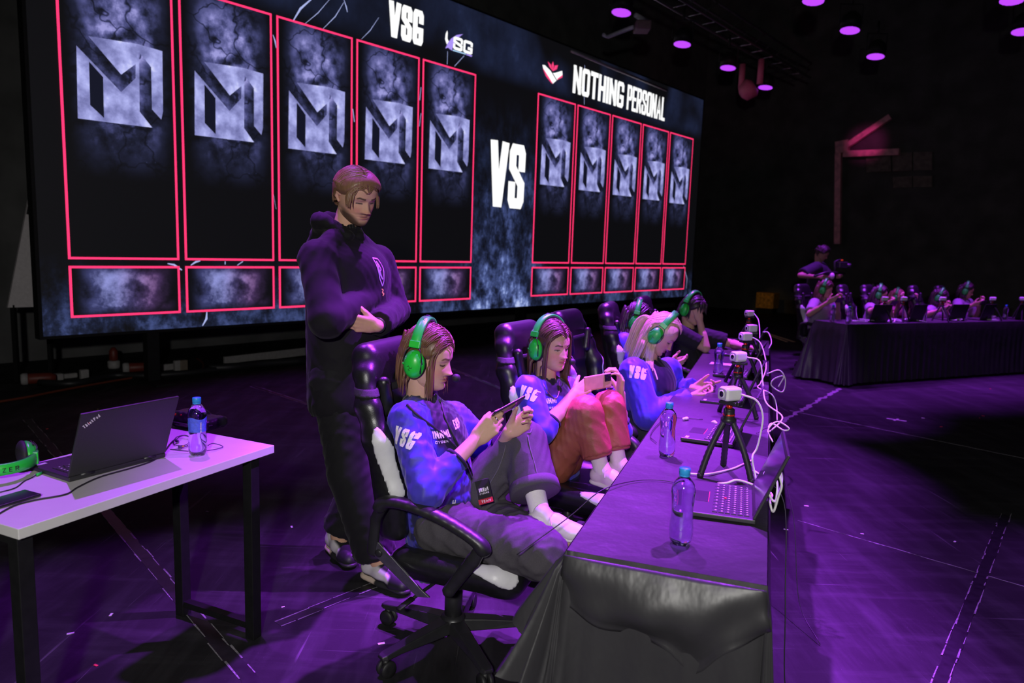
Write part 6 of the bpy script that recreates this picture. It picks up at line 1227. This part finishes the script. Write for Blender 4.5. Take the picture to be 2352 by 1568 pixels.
# ear
for s in (1, -1):
    e = lambda x, y, z: JM['head']+RM@(V3(x*s, y, z)*1.03); v, f = blob([Cap(e(.074, -.012, .012), e(.080, -.022, .018), .010, .008), Cap(e(.080, -.022, .018), e(.081, -.024, -.004), .007, .007), Cap(e(.081, -.024, -.004), e(.075, -.012, -.022), .007, .006)], .0035, .006); par(obj('ear', (v, f), M_skin, None, col=np.tile((.62, .35, .25), (len(v), 1))), pm)
M_lil2 = mat('lilac_embroidery', (.55, .4, .75), .6); tree = bvh(S_M['_top']); r = tree.ray_cast(Vector(CP), Vector(nrm(ray(872, 618))))
if r[0] is not None:
    o = np.array(r[0]); xx = nrm(np.cross(UP, np.array(r[1]))); xx = xx if np.dot(xx, CX) > 0 else -xx
    def crest(nm, poly, m):
        V2 = []; F2 = []
        for a, b in zip(poly[:-1], poly[1:]):
            a, b = np.array(a), np.array(b); n_ = np.array([-(b-a)[1], (b-a)[0]]); n_ = n_/np.linalg.norm(n_)*.0028
            for k in range(4): p0, p1 = a+(b-a)*k/4, a+(b-a)*(k+1)/4; i0 = len(V2); V2 += [tuple(p0+n_), tuple(p0-n_), tuple(p1-n_), tuple(p1+n_)]; F2.append((i0, i0+1, i0+2, i0+3))
        V_, F_ = on_surface(tree, V2, F2, o, xx, UP); par(obj(nm, (V_, F_), m, None, smooth=False), pm) if F_ else None
    crest('chest_crest', [(-.022, .05), (.012, .045), (.03, .0), (.024, -.05), (.012, -.075), (-.004, -.04), (-.022, .05)], M_lil2); crest('chest_crest', [(-.008, .035), (.01, .0), (-.002, -.01), (.014, -.045), (-.004, -.02), (-.008, .035)], M_lil2); crest('chest_mark', [(.005, -.088), (.018, -.092), (.006, -.104), (.02, -.108), (.008, -.118)], mat('yellow_embroidery', (.6, .55, .1), .6))
mb = MB(); d = nrm(JM['wrL']-JM['elL']); mb.lathe([(.032, -.004), (.035, -.003), (.035, .003), (.032, .004)], JM['wrL']-d*.01, d, 18); tag(mb.build('bracelet', M_pla), 'thin black bracelet on the standing man\'s wrist', 'bracelet')
# two-tone basketball shoes
def bshoe(an, toe):
    f_ = nrm((toe-an)*V3(1, 1, 0)); s_ = np.cross(f_, UP); L_ = .30; heel = toe*V3(1, 1, 0)-f_*L_; cm = lambda y, x, z: heel+f_*y*L_+s_*x+UP*z
    prims = [Cap(cm(.17, 0, .06), cm(.45, 0, .062), .043, .046, s_, .95), Cap(cm(.45, 0, .06), cm(.84, 0, .045), .046, .035, UP, .95), Cap(cm(.17, 0, .07), cm(.26, 0, .13), .042, .044), Cap(cm(.72, .006, .035), cm(.86, .004, .034), .042, .034, UP, .85)]; v, f = blob(prims, .0055, .02)
    q_ = v-heel; yy = q_@f_/L_; zz = q_[:, 2]; wh = sstep(zz, .042, .048)*sstep(-zz-.10*np.clip(yy-.3, 0, 1), -.118, -.108)*sstep(-yy, -.72, -.66)*sstep(yy, .02, .06); col = np.array((.02, .02, .022))*(1-wh[:, None])+np.array((.66, .62, .66))*wh[:, None]; par(obj('shoe', (v, f), M_shoe, None, col=col), pm)
    so = [Cap(cm(.15, 0, .02), cm(.5, 0, .018), .046, .046, UP, .45), Cap(cm(.5, 0, .018), cm(.86, .003, .02), .048, .042, UP, .42)]; v, f = blob(so, .0055, .015); yy = (v-heel)@f_/L_; a = sstep(-np.abs(yy-.2), -.22, -.18)[:, None]; par(obj('sole', (v, f), M_shoe, None, col=np.array((.03, .03, .03))*(1-a)+np.array((.62, .5, .4))*a), pm)
bshoe(JM['anL'], JM['toeL']+nrm(V3(.55, -.8, 0))*.03); bshoe(JM['anR'], JM['toeR']+MF*.03)

# ------------------------------------------------------------------ opponents behind the far table
def opponent(label, a, b, wN, face, pitch, hair, shirt, elR, wrR, wrL, hl, mic=False, skin=SKIN, seed=1):
    H = atplane(a, b, FA+FN*wN, FN); fw = nrm(V3(*face, 0)); rt = V3(fw[1], -fw[0], 0); bf = nrm(V3(.55, -.83, 0)); br = V3(bf[1], -bf[0], 0); nk = H-bf*.03-UP*.14; g = H*V3(1, 1, 0)
    px_ = lambda c, w: atplane(c[0], c[1], FA+FN*w, FN)
    J = dict(head=H, neck=nk, shR=nk+br*.165-UP*.04, shL=nk-br*.165-UP*.04, pel=g-bf*.1+UP*.52, elR=px_(elR, wN-.2), wrR=px_(wrR, wN-.40), wrL=px_(wrL, wN-.42))
    J['elL'] = J['shL']+bf*.12-UP*.25-br*.05
    for s, k in (('R', 1), ('L', -1)): J['hip'+s] = J['pel']+br*.09*k; J['kn'+s] = J['pel']+bf*.38+br*.1*k-UP*.03; J['an'+s] = J['kn'+s]*V3(1, 1, 0)+UP*.09; J['toe'+s] = J['an'+s]+bf*.13-UP*.08
    R_ = look(fw, pitch); d = nrm(bf*.7+UP*.35+rt*0); S = dict(base=g, fwd=bf, head=R_, seed=seed, hi=False, skin=skin, hair=dict(color=hair, cap=dict(back=.02, thick=.012), locks=[('part', 36, dict(y0=.085, y1=-.07, L=hl, r=.014, n=7, stiff=.62)), ('back', 14, dict(L=hl, r=.016, n=7))]),
        top=dict(name='tshirt', mat=M_cot, color=shirt, arm=(.068, .066, .07), sleeve=-.75), legs=dict(color=(.02, .02, .025), mat=M_cot, r=(.088, .075, .065), len=.95), handR=((nrm(J['wrR']-J['elR']+bf*.05), nrm(-br*.6+UP*.4)), dict(curl=(30, 35, 40, 45))), handL=((nrm(bf*.6+UP*.5+br*.3), nrm(br*.6+UP*.4)), dict(curl=(30, 35, 40, 45))))
    r_ = person('person', label, J, S); wear(R_, H, hl_lab, (0, -.015, .006), 3, False); c = J['wrR']*.5+J['wrL']*.5+bf*.09+UP*.03; phone(ph_lab, c, br, nrm(bf*.5+UP*.8)); return r_
BR = ((.10, .045, .03), (.12, .055, .04)); DK = ((.03, .018, .018), (.04, .022, .024))
for args in [('first opponent on the left with long brown hair and grey T-shirt', 1895, 665, .95, (.85, -.5), 14, BR, (.30, .27, .32), (1858, 722), (1902, 694), (1925, 692), .30, 'first'), ('second opponent with long dark hair behind a black laptop', 2021, 676, .95, (.9, -.44), 10, DK, (.26, .22, .3), (2000, 715), (2030, 700), (2045, 700), .28, 'second'), ('third opponent with light hair and raised hand', 2060, 682, 1.6, (.85, -.5), 12, ((.3, .12, .09), (.34, .14, .11)), (.24, .1, .12), (2058, 722), (2066, 690), (2098, 690), .12, 'third'),
             ('fourth opponent with dark hair bent over a phone', 2158, 683, .95, (.85, -.52), 24, DK, (.26, .22, .3), (2128, 722), (2160, 712), (2172, 708), .2, 'fourth'), ('fifth opponent, rightmost, reaching forward with one arm', 2220, 668, 1.0, (.85, -.52), 14, DK, (.24, .2, .28), (2200, 712), (2235, 700), (2250, 697), .16, 'fifth')]:
    hl_lab = 'far green headset on the %s opponent' % args[-1]; ph_lab = 'far phone held by the %s opponent' % args[-1]; opponent(*args[:-1], seed=70+args[1])
# cameraman with a stabiliser behind the opponents
H = atplane(1888, 582, FA+FN*2.0, FN); bf = nrm(V3(.85, -.5, 0)); br = V3(bf[1], -bf[0], 0); nk = H-bf*.03-UP*.16; g = H*V3(1, 1, 0)
px_ = lambda a, b, w: atplane(a, b, FA+FN*w, FN)
JC = dict(head=H, neck=nk, shR=nk+br*.2-UP*.05, shL=nk-br*.2-UP*.05, pel=g-bf*.03+UP*(H[2]-.73), elR=px_(1838, 632, 1.9), elL=px_(1905, 640, 1.9), wrR=px_(1880, 636, 1.75), wrL=px_(1915, 634, 1.75))
for s, k in (('R', 1), ('L', -1)): JC['hip'+s] = JC['pel']+br*.1*k-UP*.05; JC['kn'+s] = g+br*.12*k+UP*.48+bf*.03; JC['an'+s] = g+br*.13*k+UP*.09; JC['toe'+s] = JC['an'+s]+bf*.16-UP*.08
SCm = dict(base=g, fwd=bf, head=look(nrm(V3(.9, -.45, 0)), 28), seed=91, hi=False, male=True, sc=1.1, skin=(.4, .22, .17), hair=dict(color=DK, under=False, locks=[('part', 30, dict(y0=.09, y1=-.06, L=.04, r=.013, n=5)), ('back', 12, dict(L=.05, r=.014, n=5))]), top=dict(name='tshirt', mat=M_cot, color=(.02, .018, .03), arm=(.08, .08, .085), sleeve=-.85, torso=(.13, .14)), legs=dict(color=(.02, .018, .022), mat=M_cot, r=(.095, .085, .075), len=.96), shoes=dict(R=dict(colors=((.03, .03, .03),)*3), L=dict(colors=((.03, .03, .03),)*3)), handR=((nrm(bf), nrm(-br)), dict(curl=(50, 50, 50, 50))), handL=((nrm(bf), nrm(br)), dict(curl=(50, 50, 50, 50))))
person('person', 'cameraman in a dark T-shirt standing behind the opponents, looking down at a camera rig', JC, SCm)
rig = empty('camera_rig', px_(1918, 636, 1.66), 0, 'dark stabiliser rig with a small camera held by the cameraman', 'camera'); c0 = V3(*rig.location)
def rb(nm, mb, m=M_pla, **k): return par(mb.build(nm, m, None, **k), rig)
mb = MB(); mb.tube([px_(1870, 634, 1.7), px_(1900, 625, 1.66), px_(1940, 628, 1.6)], .018, 8); rb('handle_bar', mb); mb = MB(); mb.tube([px_(1918, 640, 1.66), px_(1918, 600, 1.66), px_(1930, 596, 1.64)], .016, 8); rb('gimbal_arm', mb)
mb = MB(); mb.box(px_(1933, 608, 1.6), (.12, .14, .09)); rb('camera_body', mb, smooth=False, bevel=.008); mb = MB(); mb.lathe([(.035, 0), (.038, .08), (.03, .085)], px_(1940, 610, 1.58), bf, 16); rb('camera_lens', mb); mb = MB(); mb.box(px_(1934, 597, 1.62), (.02, .02, .02)); rb('tally_lamp', mb, emat('tally_red', (.8, .05, .02), .5), smooth=False)
obj_ = obj('wind_muff', blob([Ell(px_(1911, 634, 1.62), (.035, .035, .05))], .008, 0), mat('pale_foam', (.6, .45, .55), .8)); par(obj_, rig)

# ------------------------------------------------------------------ things on the white table
hs2 = headset_proto(None, True); hs2.name = 'headset'; dz_ = nrm((wtx(22, 1124)-wtx(-32, 1040))*V3(1, 1, 0)); hs2.location = tuple(wtx(10, 1112)*V3(1, 1, 0)-dz_*.148+UP*.795); xz_ = np.cross(UP, dz_); hs2.rotation_euler = Matrix([[xz_[k_], UP[k_], dz_[k_]] for k_ in range(3)]).to_euler(); tag(hs2, 'green headset lying on the white table at the left picture edge', 'headset', 'green headsets')
o = phone('dark phone lying on the white table at the left edge', wtx(12, 1150, .7556), nrm(wtx(82, 1134)-wtx(0, 1158)), nrm(wtx(40, 1125)-wtx(20, 1150)), M_phone, False, .16, .078)
M_lime = mat('green_plug', (.02, .6, .05), .4)
pl = empty('audio_plug', wtx(92, 1087, .755), 0, 'green audio plug lying by the laptop on the white table', 'plug'); mb = MB(); mb.tube([wtx(84, 1090, .756), wtx(96, 1085, .756)], .0045, 8); par(mb.build('plug_body', M_lime), pl); mb = MB(); mb.tube(spline([wtx(84, 1090, .755), wtx(70, 1098, .7525), wtx(55, 1105, .7525), wtx(35, 1120, .7525), wtx(0, 1130, .7525)], 5), .0018, 6); par(mb.build('plug_cord', M_bcab), pl)
cable('power_cable', [wtx(-20, 1190, .753), wtx(30, 1162, .753), wtx(80, 1148, .753), wtx(150, 1135, .753), wtx(180, 1118, .753), wtx(230, 1095, .753), wtx(300, 1075, .753), wtx(350, 1058, .753), wtx(375, 1040, .753), wtx(390, 1020, .753), wtx(402, 1008, .753)], .0026, M_bcab, 'black power cable snaking along the front of the white table', 'table cables')
rg = random.Random(8)
M_ear = mat('violet_earphone_wire', (.06, .04, .10), .45)
eb = empty('earphones', wtx(425, 1025, .75), 0, 'tangled wired earphones beside the bottle on the white table', 'earphones'); pts = [wtx(*q_, .7525+.012*rg.random()) for q_ in ((395, 1015), (420, 1000), (440, 1008), (425, 1022), (400, 1020), (405, 1004), (430, 1000), (438, 1018), (410, 1030), (392, 1032), (440, 1036), (480, 1034), (512, 1026), (490, 1018), (475, 1024))]; mb = MB(); mb.tube(spline(pts, 6), .0016, 6); par(mb.build('wire', M_ear), eb)
for a, b in ((406, 1012), (413, 1026)): par(obj('earbud', blob([Ell(wtx(a, b, .759), (.007, .006, .006)), Cap(wtx(a, b, .758), wtx(a+4, b+3, .756), .004, .003)], .0022, .003), M_ear), eb)
par(obj('amber_cap', blob([Ell(wtx(421, 1025, .757), (.005, .005, .004))], .002, 0), mat('amber_tip', (.7, .3, .05), .4)), eb)
pc = wtx(452, 990, .75); pch = empty('zip_pouch', pc, 0, 'black zipped pouch with red stripes behind the bottle on the white table', 'pouch'); fx = nrm((wtx(505, 1003)-wtx(400, 985))*V3(1, 1, 0)); fy = V3(-fx[1], fx[0], 0); Rp = np.array([fx, fy, UP]).T
c_ = wtx(440, 985, .75)+fy*.04; par(obj('pouch_body', blob([RBox(c_+UP*.024, (.10, .065, .023), .02, Rp), RBox(c_-fx*.045+UP*.045, (.055, .05, .02), .015, Rp)], .005, .015, folds(5, .002, (.03, .07))), M_lea), pch)
mb = MB(); mb.tube([c_+fx*(-.1)-fy*.066+UP*.026, c_+fx*.09-fy*.066+UP*.026, c_+fx*.102-fy*.03+UP*.026], .0025, 6); par(mb.build('zip', M_chr), pch); mb = MB(); mb.bar(c_+fx*.097-fy*.062+UP*.024, c_+fx*.105-fy*.075+UP*.004, .012, .003); par(mb.build('zip_pull', M_pla, None, smooth=False), pch)
for k in (-.035, -.065): mb = MB(); mb.box(c_+fx*(k-.01)-fy*.05+UP*.048, (.005, .004, .02), Rp); par(mb.build('red_stripe', M_red, None, smooth=False), pch)

# ------------------------------------------------------------------ lamps overhead, rigging, backstage bits
M_lens = emat('violet_lamp_lens', (.50, .06, 1.0), 1.15, .05)
def par_lamp(a, b, label):
    P = atz(a, b, LZ); root = empty('stage_lamp', P, 0, label, 'stage lamp', 'violet stage lamps'); root.location = tuple(P)
    ti = nrm(V3(-.12, -.10, -1)); mb = MB(); mb.lathe([(.137, -.01), (.142, 0), (.142, -.12), (.12, -.2), (.06, -.26)], (0, 0, .0), ti, 28); mb.build('housing', M_blk, root)
    le = [V3(0, 0, 0)]; mb = MB(); mb.lathe([(.132, .0), (.133, .004), (.1, .008)], (0, 0, 0), ti, 32, lobes=lambda t, h: .02*math.cos(18*t)); mb.build('lens', M_lens, root)
    mb = MB(); mb.tube([(-.16, 0, .1), (-.16, 0, .36), (.16, 0, .36), (.16, 0, .1)], .012, 6); mb.build('yoke', M_blk, root); mb = MB(); mb.tube([(0, 0, .36), (0, 0, .55)], .02, 8); mb.build('clamp', M_blk, root)
for a, b, lb in [(1427, 29, 'violet stage lamp above the right half of the screen, nearest of its row'), (1567, 102, 'second violet stage lamp of the row above the screen'), (1672, 156, 'third violet stage lamp of the row above the screen'), (1758, 201, 'farthest violet stage lamp of the row above the screen'), (1868, 2, 'violet stage lamp cut by the top picture edge'), (1952, 70, 'violet stage lamp in the middle of the right-hand row'), (2011, 130, 'lowest violet stage lamp of the right-hand row'), (2324, 1, 'violet stage lamp at the top right corner'), (2348, 73, 'violet stage lamp cut by the right picture edge')]: par_lamp(a, b, lb)
tr = empty('truss', V3(2.2, 11.5, 5.4), 0, 'dark lighting truss hanging above the screen', 'truss'); A_, B_ = atz(1427, 29, LZ)+UP*.55-SD*6, atz(1758, 201, LZ)+UP*.55+SD*2
for dx, dz in ((-.15, 0), (.15, 0), (-.15, .3), (.15, .3)): mb = MB(); mb.tube([A_+SN*dx+UP*dz, B_+SN*dx+UP*dz], .025, 8); par(mb.build('chord', M_chr), tr)
n_ = 26
for i in range(n_):
    p, q_ = A_+(B_-A_)*i/n_, A_+(B_-A_)*(i+1)/n_; mb = MB(); mb.tube([p+SN*.15, q_+SN*.15+UP*.3], .01, 5); par(mb.build('brace', M_chr), tr); mb = MB(); mb.tube([p-SN*.15, p+SN*.15], .01, 5); par(mb.build('cross_brace', M_chr), tr)
mb = MB(); mb.tube([atplane(1312, 117, SO+SN*.35, SN), atplane(1532, 208, SO+SN*.35, SN)], .022, 8); tag(mb.build('rigging_pipe', mat('grey_pipe', (.4, .38, .42), .4, metal=.6)), 'thin grey pipe hanging just above the screen', 'pipe')
fx_ = empty('moving_head_lamp', atz(1462, 58, 4.7), 0, 'unlit fixture with a pale arm hanging beside the nearest violet lamp', 'stage lamp'); mb = MB(); mb.tube([atz(1386, 80, 4.7), atz(1396, 84, 4.7), atz(1455, 62, 4.72)], .03, 8); par(mb.build('arm', mat('pale_fixture', (.35, .35, .42), .4)), fx_); mb = MB(); mb.box(atz(1475, 62, 4.72), (.22, .3, .12)); par(mb.build('head', mat('brown_fixture', (.12, .07, .08), .6), None, smooth=False, bevel=.02), fx_); mb = MB(); mb.tube([atz(1460, 35, 4.9), atz(1486, 49, 4.9)], .035, 8); par(mb.build('tail', MATS['pale_fixture']), fx_)
for i, (a, b, lb) in enumerate([(1703, 190, 'dim reddish fixture hanging left of the farthest lamp'), (1746, 180, 'dim reddish pipe above the farthest lamp')]):
    P = atz(a, b, 4.9); f_ = empty('hanging_fixture', P, 0, lb, 'stage lamp'); M_f = mat('reddish_fixture', (.45, .12, .2), .6)
    mb = MB(); mb.tube([(0, 0, -.1), (0, 0, .35)], .06, 10); mb.build('stem', M_f, f_)
    if i == 0: mb = MB(); mb.lathe([(.05, 0), (.16, .05), (.2, .25), (.12, .32)], (0, 0, -.25), (.6, -.3, .5), 14); mb.build('shade', M_f, f_)
lamp('rear_pink_glow', 'SPOT', atz(1760, 260, 3.6), atz(1705, 188, 4.9), 30, (1, .15, .4), .1, 40, .8)
yc = atplane(1763, 690, WR-SD*.5, SD); bx_ = empty('amber_crate', yc*V3(1, 1, 0), 0, 'dim amber printed crate standing by the far right wall', 'crate'); w_ = np.linalg.norm(atplane(1783, 690, WR-SD*.5, SD)-atplane(1743, 690, WR-SD*.5, SD)); zt = float(atplane(1763, 672, WR-SD*.5, SD)[2]); Rw = np.array([SN, -SD, UP]).T
zb = max(0.0, float(atplane(1763, 707, WR-SD*.5, SD)[2])); mb = MB(); mb.box(yc*V3(1, 1, 0)+UP*(zt+zb)/2, (w_, .4, zt-zb), Rw); par(mb.build('crate_face', mat('amber_board', (.55, .26, .03), .7, var=.5, scale=14), None, smooth=False), bx_)
if zb > .01: mb = MB(); mb.box(yc*V3(1, 1, 0)+UP*zb/2, (w_*.9, .35, zb), Rw); par(mb.build('crate_base', M_blk, None, smooth=False), bx_)
lamp('crate_spot', 'SPOT', yc-SD*2.5+UP*2, yc, 14, (1, .6, .15), .05, 22, .6)  # amber spot aimed at the crate
# clutter under the screen; the dim light there is put into darker colours
M_wplug = mat('pale_socket', (.3, .29, .29), .6); M_rplug = mat('red_power_plug', (.14, .02, .012), .5)
def fbit(nm, a, b, size, m, lb, cat, rz=.7):
    P = atz(a, b); mb = MB(); mb.box((0, 0, size[2]/2), size); o = mb.build(nm, m, None, smooth=False, bevel=min(size)*.2); o.location = tuple(P); o.rotation_euler = (0, 0, rz); return tag(o, lb, cat)
def socket(a, b, lb, up=False):
    P = atz(a, b); r_ = empty('power_connector', P, .6, lb, 'connector', 'power connectors'); mb = MB()
    if up: mb.lathe([(.06, 0), (.065, .02), (.065, .08), (.05, .09)], n=16); mb.build('socket_base', M_wplug, r_); mb = MB(); mb.lathe([(.04, .09), (.048, .1), (.045, .2), (.02, .24)], n=16); mb.build('plug_head', M_rplug, r_)
    else: mb.lathe([(.05, 0), (.06, .02), (.06, .06)], (0, 0, .062), (1, 0, 0), 16); mb.build('socket_base', M_wplug, r_); mb = MB(); mb.lathe([(.05, .06), (.055, .07), (.05, .25), (.03, .3)], (0, 0, .062), (1, 0, 0), 16); mb.build('plug_head', M_rplug, r_)
socket(48, 885, 'red and white power connector on the floor at the far left'); socket(262, 845, 'upright red power connector under the screen', True); socket(282, 858, 'red power connector lying right of the upright one')
for i, (a, b, s, lb) in enumerate([(130, 873, (.12, .08, .07), 'pale block under the left screen end'), (158, 868, (.16, .05, .05), 'pale strip piece under the left screen end'), (194, 874, (.08, .06, .12), 'small white box under the left screen end'), (345, 851, (.4, .05, .06), 'torn white strip under the screen'), (390, 849, (.18, .04, .07), 'short white strip right of the torn one'), (409, 851, (.09, .06, .12), 'white box under the screen'), (421, 850, (.09, .06, .12), 'brownish box beside the white one')]): fbit('box_scrap', a, b, s, mat('dimmed_white', (.28, .27, .27), .8) if 'brown' not in lb else mat('kraft_box', (.16, .13, .1), .8), lb, 'box', .9)
P0, P1 = atz(515, 838), atz(700, 815); mb = MB(); mb.bar(P0+UP*.05, P1+UP*.05, .03, .10); tag(mb.build('trim_1', mat('dimmed_white', (.28, .27, .27), .8), None, smooth=False), kind='structure')
def fcable(pts, r, m, lb): mb = MB(); mb.tube(spline([atz(a, b, r) for a, b in pts], 5), r, 6); return tag(mb.build('floor_cable', m), lb, 'cable', 'floor cables')
M_org = mat('orange_floor_cable', (.12, .022, .008), .6)
fcable([(-20, 925), (60, 912), (120, 900), (200, 885), (300, 868), (380, 858), (450, 855)], .012, M_org, 'orange cable running along the floor under the screen'); fcable([(450, 822), (465, 832), (466, 845), (455, 853)], .012, M_org, 'loop of orange cable under the screen')
fcable([(90, 878), (170, 880), (260, 862), (340, 862), (430, 856), (520, 845), (640, 830), (760, 815)], .035, M_bcab, 'thick bundle of black cables lying under the screen'); fcable([(480, 845), (540, 842), (600, 835), (700, 828)], .05, M_bcab, 'second thick black cable bundle left of the standing man')
